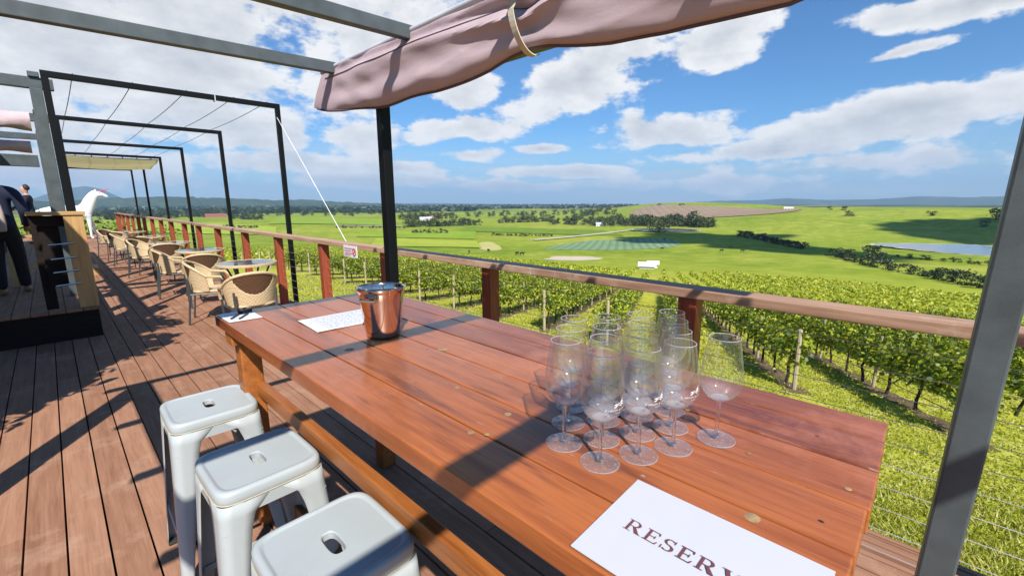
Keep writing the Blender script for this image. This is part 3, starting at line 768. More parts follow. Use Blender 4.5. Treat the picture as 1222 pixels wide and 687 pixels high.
# ------------------------------------------------------------------ wine glasses
def glass(logo):
    t = thing('wine_glass', '', 'wine glass', (0,0,0), 0, 'wine glasses on the table')
    out = [(.0042,.088),(.012,.0915),(.024,.0985),(.0335,.109),(.0395,.121),(.0424,.135),(.0425,.147),(.0406,.164),(.0374,.185),(.0342,.206),(.0316,.223),(.0309,.229)]
    inn = [(r-.0012, z) for r, z in out[::-1]]; inn[-1] = (.0005, .0925); inn[-2] = (.0085, .0945)
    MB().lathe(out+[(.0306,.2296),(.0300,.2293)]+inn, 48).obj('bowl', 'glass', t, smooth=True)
    q = MB(); q.tube([(.0305*math.cos(a), .0305*math.sin(a), .2290) for a in np.linspace(0, 2*math.pi, 49)[:-1]], .0009, 6, closed=True); q.obj('rim', 'glass_glint', t, smooth=True)
    MB().lathe([(.0006,.0878),(.0055,.0882),(.013,.0932),(.018,.0975),(.010,.0965),(.0006,.0955)], 24).obj('bowl_base', 'glass_glint', t, smooth=True)
    MB().lathe([(.0004,.0875),(.0046,.088),(.0040,.080),(.0036,.06),(.0037,.03),(.0043,.016),(.0065,.009),(.0004,.0088)], 16).obj('stem', 'glass_solid', t, smooth=True)
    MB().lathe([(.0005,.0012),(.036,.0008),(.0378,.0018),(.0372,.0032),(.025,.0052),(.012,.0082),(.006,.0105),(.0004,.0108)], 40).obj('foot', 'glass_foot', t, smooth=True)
    MB().lathe([(.0378,.0006),(.0386,.0018),(.0378,.003)], 40).obj('foot_rim', 'glass_glint', t, smooth=True)
    if logo:
        def prof(z): return np.interp(z, [p[1] for p in out], [p[0] for p in out])+.0005
        def wrap(me):
            for vv in me.vertices:
                x, z = vv.co.x, vv.co.y+.128; r = prof(z); a = R(logo)+x/.041
                vv.co = (r*math.cos(a), r*math.sin(a), z)
        bits = []
        for txt, sz, yy in (('HELEN & JOEY', .0062, .0), ('ESTATE', .0034, -.006)):
            c = bpy.data.curves.new('txt', 'FONT'); c.body = txt; c.size = sz; c.align_x = 'CENTER'; c.resolution_u = 2; c.space_character = 1.1
            o = bpy.data.objects.new('txt', c); COL.objects.link(o); o.location = (0, yy, 0)
            dg = bpy.context.evaluated_depsgraph_get(); m2 = bpy.data.meshes.new_from_object(o.evaluated_get(dg))
            for vv in m2.vertices: vv.co.y += yy
            bits.append(([tuple(vv.co) for vv in m2.vertices], [tuple(p.vertices) for p in m2.polygons]))
            bpy.data.objects.remove(o)
        q = MB()
        for vs, fs in bits: q.add(vs, fs)
        # small leaping horse with horn above the words
        horse = [(-.012,.012),(-.009,.0145),(-.004,.0150),(.001,.0155),(.004,.019),(.006,.0205),(.0105,.025),(.0072,.0198),(.0098,.0172),(.0090,.0162),(.0062,.0172),(.0050,.0140),(.0085,.0125),(.0110,.0138),(.0112,.0130),(.0085,.0112),(.0040,.0115),(.0060,.0085),(.0050,.0080),(.0015,.0112),(-.0035,.0115),(-.0070,.0080),(-.0115,.0075),(-.0112,.0084),(-.0078,.0092),(-.0062,.0118),(-.0095,.0125)]
        for a, b in zip(horse, horse[1:]+horse[:1]):
            mx, my = 0., .0133
            q.add([(a[0], a[1], 0), (b[0], b[1], 0), (b[0]*.55+mx, (b[1]-my)*.45+my, 0), (a[0]*.55+mx, (a[1]-my)*.45+my, 0)], [(0,1,2,3)])
        o = q.obj('emblem', 'white_print', t, fix=False); wrap(o.data)
    return t
g_plain, g_logo = glass(None), glass(-108)
G = []
D1 = np.array((.838, .341))
for k in range(4): G.append(('nearest the railing', k, D1+k*np.array((.0762, .040))))
C1 = D1+np.array((-.0765, .038))
for k in range(4): G.append(('second from the railing', k, C1+k*np.array((.0762, .043))))
B1 = C1+np.array((-.0765, .042))
for k in range(4): G.append(('third from the railing', k, B1+k*np.array((.0762, .0445))))
A1 = np.array((.694, .516))
for k in range(3): G.append(('farthest from the railing', k, A1+k*np.array((.0752, .045))))
ORD = ['front', 'second', 'third', 'back']
use = {True: 0, False: 0}
for row, k, p in G:
    lg = (k == 0 and row != 'farthest from the railing'); src = g_logo if lg else g_plain
    o = src if not use[lg] else copy_tree(src); use[lg] += 1
    o.location = (p[0], p[1], TZ); o.rotation_euler = (0, 0, random.uniform(-.15, .15) if lg else random.uniform(0, 6))
    o['label'] = (f'{ORD[k]} wine glass of the file {row}' + (', with white printed emblem' if lg else ''))
o = copy_tree(g_plain); o.location = (.934, .288, TZ); o['label'] = 'clear wine glass standing apart from the cluster, beside it towards the railing'

# ------------------------------------------------------------------ bucket, papers
bk = thing('ice_bucket', 'shiny steel wine bucket reflecting the red timber, standing on the table', 'wine bucket', (.838, 1.50, TZ))
H = .19; rb, rt = .063, .087
def rad(z): return rb+(rt-rb)*(z/H)
prof = [(.001,.002),(rb-.006,.002),(rb,.006)]+[(rad(z), z) for z in np.linspace(.01, H-.02, 8)]+[(rt+.001,H-.012),(rt+.005,H-.006),(rt+.006,H-.001),(rt+.004,H+.002),(rt,H)]
prof += [(rad(z)-.002, z) for z in np.linspace(H-.004, .01, 8)]+[(.001,.008)]
MB().lathe(prof, 64).obj('pail', 'steel', bk, smooth=True)
for a in (-150, 30):
    c = Vector((math.cos(R(a)), math.sin(R(a)), 0)); tt = Vector((-c.y, c.x, 0)); q = MB()
    q.tube([c*(rad(H-.03)+.001)-tt*.035+Vector((0,0,H-.032)), c*(rad(H-.03)+.012)-tt*.028+Vector((0,0,H-.036)), c*(rad(H-.03)+.013)+tt*.028+Vector((0,0,H-.036)), c*(rad(H-.03)+.001)+tt*.035+Vector((0,0,H-.032))], .0055, 8)
    q.obj('handle', 'steel', bk, smooth=True)
def paper(name, label, cat, corners, mat='paper', th=.0016, n=1):
    c = sum((Vector((*p, 0)) for p in corners), Vector())/len(corners)
    t = thing(name, label, cat, (c.x, c.y, TZ+.0022))
    for k in range(n):
        ang = .02*k; q = MB(); q.prism([tuple((Matrix.Rotation(ang, 2) @ Vector((p[0]-c.x, p[1]-c.y)))) for p in corners], k*(th+.0004), k*(th+.0004)+th)
        q.obj('sheet', mat, t)
    return t, c, n*(th+.0004)
mn, c, h = paper('menu_sheet', 'white menu sheets lying on the table behind the bucket', 'menu', [(.672,1.712),(.685,1.942),(.985,1.932),(.968,1.70)], n=2)
q = MB()
for k in range(12):
    y = 1.735+k*.0155; x = .735
    while x < .95:
        l = random.uniform(.008, .03); q.span((x-c.x, y-c.y, h), (x+l-c.x, y+.004-c.y, h+.0003)); x += l+.006
q.obj('print', 'grey_ink', mn)
q = MB()
for a, b in (((.725,1.725),(.728,1.925)), ((.728,1.925),(.965,1.918)), ((.725,1.725),(.96,1.715))):
    q.bar((a[0]-c.x, a[1]-c.y, h), (b[0]-c.x, b[1]-c.y, h), .0025, .0004)
q.obj('ruled_border', 'blue_ink', mn)
cp, c, h = paper('order_sheet', 'white paper slip held by a dark clip at the far table corner', 'paper slip', [(.472,2.135),(.470,2.325),(.604,2.33),(.60,2.128)], n=1)
q = MB(); q.tube([(-.045,-.05,h+.004),(.03,.06,h+.005)], .004, 8); q.tube([(-.02,-.075,h+.004),(.035,.0,h+.005)], .0035, 8); q.obj('pen', 'black_plastic', cp, smooth=True)
q = MB(); q.box((.035, .045, h+.008), (.055, .03, .016), Matrix.Rotation(.5, 3, 'Z')); q.tube([(.035,.06,h+.016),(.05,.085,h+.012)], .006, 8); q.obj('clip', 'black_plastic', cp, bevel=.004)
q = MB()
for k in range(5): q.span((-.05, -.07+k*.028, h), (.0, -.066+k*.028, h+.0003))
q.obj('print', 'grey_ink', cp)

def serif_word():
    """plain slab of roman capitals: each letter a list of polygons in a unit box"""
    th, tn, sf = .135, .05, .045
    def rect(x0, y0, x1, y1): return [(x0,y0),(x1,y0),(x1,y1),(x0,y1)]
    def arc(cx, cy, rx, ry, a0, a1, wx, wy, n=14):
        qs = []
        for k in range(n):
            p = []
            for a, inn in ((a0+(a1-a0)*k/n, 0), (a0+(a1-a0)*(k+1)/n, 0), (a0+(a1-a0)*(k+1)/n, 1), (a0+(a1-a0)*k/n, 1)):
                a = R(a); p.append((cx+(rx-inn*wx)*math.cos(a), cy+(ry-inn*wy)*math.sin(a)))
            qs.append(p)
        return qs
    L = {}
    L['R'] = ([rect(.1,0,.1+th,1), rect(0,0,.38,sf), rect(0,1-sf,.42,1), rect(.1,.47,.42,.47+tn)]+arc(.40,.735,.30,.265,-90,90,th,tn)
              +[[(.36,.48),(.52,.50),(.84,.05),(.62,0)], rect(.62,0,.92,sf)], .9)
    L['E'] = ([rect(.1,0,.1+th,1), rect(0,0,.66,sf+.01), rect(0,1-sf-.01,.64,1), rect(.1,.475,.5,.475+tn), [(.66,0),(.72,.25),(.67,.25),(.58,.05)],
               [(.64,1),(.66,.78),(.61,.78),(.55,.95)], rect(.47,.38,.52,.64)], .74)
    L['S'] = (arc(.33,.745,.27,.255,40,270,.13,tn)+arc(.33,.265,.30,.265,-140,90,.14,tn)+[rect(.52,.74,.575,1), rect(.03,0,.085,.28)], .68)
    L['V'] = ([[(.06,1),(.25,1),(.50,.22),(.42,0)], [(.42,0),(.50,.0),(.80,1),(.72,1)], rect(-.03,1-sf,.36,1), rect(.6,1-sf,.92,1)], .88)
    L['D'] = ([rect(.1,0,.1+th,1), rect(0,0,.42,sf+.01), rect(0,1-sf-.01,.42,1)]+arc(.38,.5,.46,.5,-90,90,th,tn), .92)
    polys = []; x = 0
    for ch in 'RESERVED':
        ps, w = L[ch]
        for p in ps: polys.append([(a+x, b) for a, b in p])
        x += w+.12
    return polys, x
rs, c, h = paper('reserved_sign', 'white laminated sign reading RESERVED in plum capitals lying on the near table end', 'sign', [(.470,.333),(.684,.338),(.684,.040),(.470,.036)], 'laminate')
polys, wid = serif_word()
q = MB(); ch = .0265; k = .234/wid
for n_, p in enumerate(polys):
    q.add([(.556+b*.0265-c.x, .296-a*k-c.y, h+.0004+.00002*n_) for a, b in p], [tuple(range(len(p)))])
q.obj('lettering', 'ink', rs, fix=False)
q = MB()
for y0, y1, x in ((.22, .12, .512), (.235, .105, .502)):
    y = y0
    while y > y1: l = random.uniform(.006,.016); q.span((x-c.x, y-c.y, h+.0002), (x+.0035-c.x, y-l-c.y, h+.0005)); y -= l+.004
q.obj('print', 'grey_ink', rs) if False else None
# ------------------------------------------------------------------ rattan chairs and bistro tables
def chair():
    t = thing('rattan_chair', '', 'chair', (0,0,0), 0, 'rattan armchairs along the railing')
    q = MB(); rg = []
    for s, z in ((.90,.405),(1.,.412),(1.02,.425),(1.,.438),(.93,.443),(.6,.437),(.2,.434)):
        rg.append([(x*s, y*s+.01, z) for x, y in rrect(.225, .225, 3., 40)])
    MB().rings(rg, True, True).obj('seat', 'rattan', t, smooth=True)
    def zt(a): return .80-.20*(abs(a)/95)**2.2
    def rad_(h): return .235+.04*h
    na_, nz = 88, 40; vs = []; fb = []; fd = []
    for i in range(na_+1):
        a = -88+176*i/na_
        for j in range(nz+1):
            h = j/nz; z = .425+(zt(a)-.425)*h; rr_ = rad_(h)
            vs.append((rr_*math.sin(R(a)), -rr_*math.cos(R(a))*.95-.02*h, z))
    for i in range(na_):
        for j in range(nz):
            a = -88+176*(i+.5)/na_; h = (j+.5)/nz
            f = (i*(nz+1)+j, (i+1)*(nz+1)+j, (i+1)*(nz+1)+j+1, i*(nz+1)+j+1)
            inside = h > .36+.5*(abs(a)/47)**2.4 and abs(a) < 47 and h < .95
            (fd if inside else fb).append(f)
    def sub(fs):
        ids = sorted({k for f in fs for k in f}); mp = {k: n for n, k in enumerate(ids)}
        return MB().add([vs[k] for k in ids], [tuple(mp[k] for k in f) for f in fs])
    sub(fb).obj('backrest', 'rattan', t, smooth=True, solid=.012)
    sub(fd).obj('back_panel', 'rattan_dark', t, smooth=True, solid=.008)
    pts = []
    for a in np.linspace(-88, 88, 25):
        pts.append((rad_(1)*math.sin(R(a)), -rad_(1)*math.cos(R(a))*.95-.02, zt(a)))
    L = [(-.262,.20,.47),(-.272,.19,.56),(-.277,.13,.615)]
    full = L+pts+[(-x, y, z) for x, y, z in L[::-1]]
    MB().tube(full, .0175, 10).obj('rim', 'rattan', t, smooth=True)
    for sx in (-1, 1):
        MB().tube([(sx*.245,.255,.006),(sx*.245,.235,.20),(sx*.25,.215,.42),(sx*.262,.20,.50),(sx*.268,.185,.56)], .0125, 8).obj('leg', 'chair_metal', t, smooth=True)
        MB().tube([(sx*.215,-.275,.006),(sx*.21,-.25,.22),(sx*.205,-.225,.42),(sx*.21,-.235,.6)], .0125, 8).obj('leg', 'chair_metal', t, smooth=True)
        MB().tube([(sx*.245,.225,.395),(sx*.225,0,.393),(sx*.207,-.225,.395)], .011, 8).obj('side_rail', 'chair_metal', t, smooth=True)
    q = MB(); q.tube([(-.245,.225,.39),(.245,.225,.39)], .011, 8); q.tube([(-.207,-.225,.39),(.207,-.225,.39)], .011, 8); q.obj('seat_frame', 'chair_metal', t, smooth=True)
    return t
def bistro():
    t = thing('bistro_table', '', 'table', (0,0,0), 0, 'round glass tables along the railing')
    MB().lathe([(.001,.742),(.325,.742),(.33,.746),(.325,.751),(.001,.751)], 48).obj('glass_top', 'table_glass', t)
    MB().lathe([(.327,.722),(.345,.722),(.350,.737),(.347,.752),(.334,.754),(.327,.745),(.327,.722)], 48).obj('rim', 'rattan', t, smooth=True)
    for k in range(4):
        a = R(45+90*k); c, s = math.cos(a), math.sin(a)
        MB().tube([(.29*c,.29*s,.006),(.23*c,.23*s,.30),(.20*c,.20*s,.55),(.29*c,.29*s,.725)], .0125, 8).obj('leg', 'chair_metal', t, smooth=True)
    q = MB(); q.tube([(.225*math.cos(a), .225*math.sin(a), .32) for a in np.linspace(0, 2*math.pi, 25)[:-1]], .008, 6, closed=True); q.obj('ring_brace', 'chair_metal', t, smooth=True)
    return t
c0, b0 = chair(), bistro()
CH = [ # x, y, facing deg (0 = +Y, clockwise)
 (1.49, 5.62, 3, 'pale rattan chair nearest the timber table, its brown back towards the viewer'),
 (1.40, 6.95, 108, 'pale rattan chair turned side on at the nearest round table'),
 (1.56, 8.15, 10, 'rattan chair with brown back panel between the nearest round table and the next'),
 (1.37, 9.25, 95, 'pale rattan chair seen from the side at the second round table'),
 (1.50, 10.75, 8, 'rattan chair, brown back to the viewer, in front of the third round table'),
 (1.34, 12.2, 120, 'dark looking rattan chair side on at the third round table'),
 (1.42, 13.4, 20, 'rattan chair in front of the fourth round table along the railing'),
 (1.28, 14.9, 100, 'small looking rattan chair at the fourth round table, side on'),
 (1.30, 16.2, 40, 'far rattan chair with dark back beside the fifth round table'),
 (1.20, 17.6, 130, 'farthest rattan chair, at the far end of the row near the white statue')]
for k, (x, y, f, lab) in enumerate(CH):
    o = c0 if k == 0 else copy_tree(c0); o.location = (x, y, 0); o.rotation_euler = (0,0,-R(f)); o['label'] = lab
for k, (x, y, z, lab) in enumerate(((1.70,6.42,1.06,'round glass table with rattan rim, nearest of the row'), (1.70,8.95,1.04,'second round glass table along the railing, behind the nearest one'),
                           (1.68,11.5,1.,'third round glass table along the railing'), (1.66,14.,1.,'fourth round glass table along the railing, partly behind chairs'), (1.58,16.8,1.,'farthest round glass table of the row'))):
    o = b0 if k == 0 else copy_tree(b0); o.location = (x, y, 0); o.rotation_euler = (0,0,.3*k); o.scale = (1, 1, z); o['label'] = lab

# ------------------------------------------------------------------ black portal frames, cables, canopy, rope
FR = [(7.40,3.005,.185),(10.63,2.97,.31),(14.3,2.955,.41),(17.45,2.945,.49),(20.93,2.905,.59),(24.12,2.92,.66)]
FN = ['nearest', 'second', 'third', 'fourth', 'fifth', 'farthest']
for k, (y, z, xl) in enumerate(FR):
    t = thing('portal_frame', f'{FN[k]} thin black steel portal frame spanning the deck' + (' with a cream canopy tied to it' if k in (3, 4) else ''), 'steel frame', (2.61, y, 0), 0, 'black portal frames over the deck')
    w = .031; zg = gz(2.6, y)
    for nm, a, b in (('crossbar', (xl-w-2.61, -w, z-.066), (w, w, z)), ('post', (-w, -w, zg), (w, w, z-.067)), ('post', (xl-w-2.61, -w, .36), (xl+w-2.61, w, z-.067))):
        q = MB(); q.span(a, b); q.obj(nm, 'black_steel', t, bevel=.004)
    if k == 0:
        q = MB(); q.span((-.1-2.61+1.9, -.044, z-.085), (-2.61+1.93-.12, .044, z+.004)); q.obj('clip', 'grey_paint', t)
for k, x in enumerate((.42, .95, 1.5, 2.05, 2.48)):
    pts = []
    for a, b in zip(FR[:-1], FR[1:]):
        for s in np.linspace(0, 1, 9)[:-1]: pts.append((x, a[0]+(b[0]-a[0])*s, a[1]+(b[1]-a[1])*s+.012-.025*4*s*(1-s)))
    tag(MB().tube(pts, .005, 5).obj('shade_cable', 'dark_cable', smooth=True), 'thin dark shade cable sagging from frame to frame over the deck', 'cable', 'shade cables between the portal frames')
q = MB(); q.tube([(2.57,7.33,2.80),(2.45,6.2,2.05),(2.29,4.80,1.12)], .0045, 6); tag(q.obj('guy_rope', 'rope', smooth=True), 'white rope running down from the nearest black frame to the railing', 'rope')
vs = []; nx, ny = 24, 24
for i in range(nx+1):
    for j in range(ny+1):
        s, r_ = i/nx, j/ny
        x = (.56+.06*r_)+(2.58-.56-.06*r_)*s; y = 17.5+(20.88-17.5)*r_
        z = 2.86-.03*r_-.10*4*s*(1-s)*.4-.16*4*r_*(1-r_)+.025*math.sin(17*r_+3*s)
        vs.append((x, y, z))
cn = MB().add(vs, [(i*(ny+1)+j, (i+1)*(ny+1)+j, (i+1)*(ny+1)+j+1, i*(ny+1)+j+1) for i in range(nx) for j in range(ny)]).obj('shade_canopy', 'cream_canvas', smooth=True, solid=.004)
tag(cn, 'cream canvas canopy stretched between two far black frames', 'canopy')
q = MB()
for y, z in ((17.5, 2.86), (20.88, 2.83)):
    for x in np.linspace(.75, 2.4, 6): q.tube([(x, y, z-.01), (x, y+.02, z+.03)], .012, 5)
q.obj('hook', 'black_plastic', cn)

# ------------------------------------------------------------------ far pergola beside the building, with its rolled canvases
pg2 = thing('grey_pergola', 'second grey pergola with wide posts over the raised platform', 'pergola', (.11, 8.2, .36)); p2 = (.11, 8.2, .36)
def qbox(nm, a, b): q = MB(); q.span(P(a, p2), P(b, p2)); return q.obj(nm, 'grey_steel', pg2, bevel=.006)
for y in (8.2, 11.4, 14.6):
    qbox('post', (.055, y-.08, .36), (.165, y+.08, 2.93)); qbox('post', (.06, y-.08, 3.061), (.16, y+.08, 3.12))
    qbox('rafter', (-5., y-.05, 2.932), (.27, y+.05, 3.06))
qbox('beam', (-5, 12.3, 2.23), (.02, 12.45, 2.44))
vr = thing('added_shade_roof', 'flat steel roof on posts, added out of view to shade the raised platform', 'roof', (-4, 11, 3.3))  # unseen roof added to darken the platform and nearby deck
q = MB(); rg = []
q.span((-3.5, -7.8, .0), (2.5, 7.8, .05)); q.obj('roof_sheet', 'grey_steel', vr)
for yy in (-7.6, 0, 7.6):
    q = MB(); q.span((2.3, yy-.05, -2.94 if yy > -5 else -3.3), (2.4, yy+.05, -.002)); q.obj('post', 'grey_steel', vr)
def roll(name, label, x0, x1, y, z, r, flat, mat='canvas', alongy=False):
    rg = []
    for s in np.linspace(0, 1, 60):
        row = []
        for k in range(24):
            a = 2*math.pi*k/24; w = 1+.10*math.sin(9*s*6+2*a)+.06*math.sin(23*s*3+a*3)
            u, v = r*.7*w*math.cos(a), r*flat*w*math.sin(a)
            p = x0+(x1-x0)*s
            row.append((y+u, p, z+v) if alongy else (p, y+u, z+v))
        rg.append(row)
    return tag(MB().rings(rg, True, True).obj(name, mat, smooth=True), label, 'canvas shade')
roll('canvas_roll', 'pale mauve rolled shade high under the far pergola, the upper of two', -5, .01, 9.0, 2.64, .11, 1.05)
roll('canvas_roll', 'pale mauve rolled shade hanging below another on the far pergola', -5, -.03, 9.35, 2.34, .09, .9)
roll('canvas_roll', 'long mauve rolled shade running beside the raised platform overhead', 5.35, 17., -.87, 2.92, .125, .8, alongy=True)
q = MB(); q.span((-.93,5.3,3.03),(-.81,17.2,3.11)); q.span((-.93,16.9,.36),(-.81,17.02,3.03)); tag(q.obj('shade_beam', 'grey_steel', bevel=.004), 'long grey steel beam on a post carrying a rolled mauve shade', 'beam')

# ------------------------------------------------------------------ leaner table
lt = thing('leaner_table', 'narrow high timber leaner table with a lit board leg on the raised platform', 'table', (.06, 7.2, .36)); lo = (.06, 7.2, .36)
def lbox(nm, a, b, mat, bev=.004): q = MB(); q.span(P(a, lo), P(b, lo)); return q.obj(nm, mat, lt, bevel=bev)
lbox('top', (-.175, 7.075, 1.425), (.295, 7.325, 1.465), 'pine')
lbox('leg', (.11, 7.09, .36), (.275, 7.15, 1.424), 'pine_v'); lbox('leg', (-.16, 7.24, .36), (-.06, 7.30, 1.424), 'shadow_timber')  # second leg has shadow put into its colour
lbox('apron', (-.14, 7.16, 1.30), (.25, 7.20, 1.42), 'shadow_timber'); lbox('panel', (-.1, 7.21, .62), (.06, 7.235, 1.42), 'shadow_timber')
for z in (1.10, .94, .79, .64):
    q = MB(); q.tube([P((-.05, 7.08, z), lo), P((.16, 7.08, z+.015), lo)], .010, 8); q.obj('rung', 'steel', lt, smooth=True)
ts = thing('timber_stool', 'pale timber bar stool behind the leaner table', 'stool', (-.30, 9.75, .36))
q = MB(); q.span((-.17,-.17,.70),(.17,.17,.74)); q.obj('seat', 'pine', ts, bevel=.005)
for sx in (-1, 1):
    for sy in (-1, 1): q = MB(); q.bar((sx*.17, sy*.17, 0), (sx*.13, sy*.13, .70), .06, .06); q.obj('leg', 'pine_v', ts, bevel=.004)
q = MB()
for s in (-1, 1): q.span((-.15, s*.15-.015, .25), (.15, s*.15+.015, .29))
q.obj('rail', 'pine', ts)

# ------------------------------------------------------------------ skinned figures
def skin(name, vs, es, rad, mat, parent=None, sub=2, root=0):
    me = bpy.data.meshes.new(name+'_sk'); me.from_pydata(vs, es, []); o = bpy.data.objects.new(name, me); COL.objects.link(o)
    o.modifiers.new('skin', 'SKIN'); md = o.modifiers.new('sub', 'SUBSURF'); md.levels = md.render_levels = sub
    for k, sv in enumerate(me.skin_vertices[0].data):
        r_ = rad[k]; sv.radius = r_ if isinstance(r_, tuple) else (r_, r_); sv.use_root = (k == root)
    dg = bpy.context.evaluated_depsgraph_get(); m2 = bpy.data.meshes.new_from_object(o.evaluated_get(dg))
    bpy.data.objects.remove(o); bpy.data.meshes.remove(me); m2.name = name
    m2.materials.clear(); m2.materials.append(MAT[mat]); m2.polygons.foreach_set('use_smooth', [True]*len(m2.polygons))
    ob = bpy.data.objects.new(name, m2); COL.objects.link(ob)
    if parent: ob.parent = parent
    return ob
def chain(vs, es, rad, pts, start=None):
    prev = start
    for p, r_ in pts:
        vs.append(p); rad.append(r_)
        if prev is not None: es.append((prev, len(vs)-1))
        prev = len(vs)-1
    return prev
def person(label, loc, rz, Hh, top, bottom, arms, hair='hair', step=.0, shoe='tan_leather'):
    """faces local +Y. arms: for each side (elbow, hand) in fractions of height"""
    t = thing('person', label, 'person', loc, rz); h = Hh
    vs, es, rad = [], [], []
    pel = chain(vs, es, rad, [((0,0,.53*h), (.055*h,.042*h))])
    ch = chain(vs, es, rad, [((0,.005*h,.62*h),(.052*h,.04*h)),((0,.005*h,.72*h),(.064*h,.046*h)),((0,0,.79*h),(.058*h,.04*h))], pel)
    nk = chain(vs, es, rad, [((0,.005*h,.835*h),.033*h),((0,.012*h,.865*h),.031*h)], ch)
    hd = chain(vs, es, rad, [((0,.018*h,.90*h),(.043*h,.05*h)),((0,.012*h,.945*h),(.046*h,.055*h)),((0,.008*h,.98*h),(.03*h,.036*h))], nk)
    chain(vs, es, rad, [((0,.068*h,.905*h),.010*h),((0,.08*h,.90*h),.006*h)], hd-2)
    tj = ([], [], []); pelj = chain(*tj, [((0,0,.455*h),(.098*h,.078*h)),((0,0,.54*h),(.092*h,.070*h)),((0,.005*h,.62*h),(.080*h,.062*h)),((0,.005*h,.72*h),(.092*h,.068*h)),((0,0,.795*h),(.078*h,.055*h)),((0,.004*h,.835*h),.042*h)])
    for s, (el, ha) in zip((-1, 1), arms):
        sh = (s*.105*h, 0, .785*h); e = (s*el[0]*h, el[1]*h, el[2]*h); hn = (s*ha[0]*h, ha[1]*h, ha[2]*h)
        w = tuple(e[k]+(hn[k]-e[k])*.92 for k in range(3))
        mid = tuple((sh[k]+e[k])/2 for k in range(3))
        a = chain(vs, es, rad, [(sh,.034*h),(e,.025*h),(w,.017*h),(hn,(.022*h,.014*h))], ch)
        d = (Vector(hn)-Vector(e)).normalized(); side = Vector((s*-1, .0, 0)); side = (side-d*side.dot(d)).normalized()
        for k, (off, L) in enumerate(((-.016,.048),(-.0055,.055),(.0055,.052),(.016,.042))):
            b = Vector(hn)+side*off*h+d*.012*h; cur = Vector((0,.25,-.1))
            chain(vs, es, rad, [(tuple(b),.0062*h),(tuple(b+(d*.6+cur*.15)*L*h),.0055*h),(tuple(b+(d*.85+cur*.5)*L*h),.0045*h)], a)
        th = Vector(hn)+side*.018*h; chain(vs, es, rad, [(tuple(th),.007*h),(tuple(th+(d*.5+side*.6)*.035*h),.0055*h)], a)
        chain(*tj, [(sh,.046*h),(mid,.038*h),(e,.033*h),(w,.027*h)], 4)
    lj = ([], [], []); pl = chain(*lj, [((0,0,.57*h),(.074*h,.058*h)),((0,0,.485*h),(.080*h,.066*h))])
    for s in (-1, 1):
        k = (s*.052*h, s*step*.5*h+.012*h, .285*h); f = (s*.055*h, s*step*h, .045*h); hp = (s*.048*h, 0, .47*h)
        chain(vs, es, rad, [(hp,.048*h),(k,.032*h),(f,.021*h)], pel)
        chain(*lj, [(hp,.060*h),(k,.044*h),(f,.036*h)], pl)
        sv = ([], [], []); chain(*sv, [((f[0], f[1]-.025*h, .026*h),.024*h),((f[0], f[1]+.03*h, .026*h),.025*h),((f[0], f[1]+.085*h, .018*h),(.024*h,.016*h))])
        skin('shoe', sv[0], sv[1], sv[2], shoe, t, 2)
    skin('body', vs, es, rad, 'skin', t)
    skin('jacket', tj[0], tj[1], tj[2], top, t); skin('trousers', lj[0], lj[1], lj[2], bottom, t)
    hv = ([], [], []); chain(*hv, [((0,-.020*h,.905*h),(.044*h,.038*h)),((0,-.012*h,.95*h),(.052*h,.052*h)),((0,.006*h,.985*h),(.042*h,.046*h)),((0,.028*h,.985*h),(.030*h,.022*h))])
    skin('hair', hv[0], hv[1], hv[2], hair, t)
    return t
p1 = person('person in a dark navy jacket and black trousers seen from behind with a pale bag', (-.45, 8.84, .36), R(-8), 1.72, 'navy', 'black_cloth',
       (((.135,-.01,.63),(.125,.09,.50)), ((.135,.0,.63),(.115,.12,.51))), step=.06)
bg = thing('shoulder_bag', 'pale tan canvas bag hanging at the side of the person in navy', 'bag', (-.47, 8.64, 1.40))
rg = []
for z, w, d in ((-.20,.06,.03),(-.19,.075,.045),(-.08,.085,.05),(.05,.08,.045),(.13,.07,.025),(.14,.06,.01)):
    rg.append([(x, y, z) for x, y in rrect(w, d, 3.5, 32)])
MB().rings(rg, True, True).obj('pouch', 'tan_bag', bg, smooth=True)
q = MB(); q.tube([(-.08,0,.12),(-.13,.02,.25),(-.2,.06,.36),(-.16,.13,.25),(-.06,.03,.12)], .012, 8); q.obj('shoulder_strap', 'tan_bag', bg, smooth=True)
person('person with short dark brown hair in a navy jacket standing beyond the leaner table', (-.36, 19.7, .36), R(75), 1.74, 'navy', 'black_cloth',
       (((.14,.03,.63),(.10,.17,.62)), ((.14,.03,.63),(.10,.17,.62))))
person('person in a dark red top standing behind the person with the pale bag', (-.98, 19.3, .36), R(-60), 1.66, 'red_cloth', 'black_cloth',
       (((.14,.05,.63),(.09,.18,.66)), ((.14,.03,.63),(.10,.17,.62))))

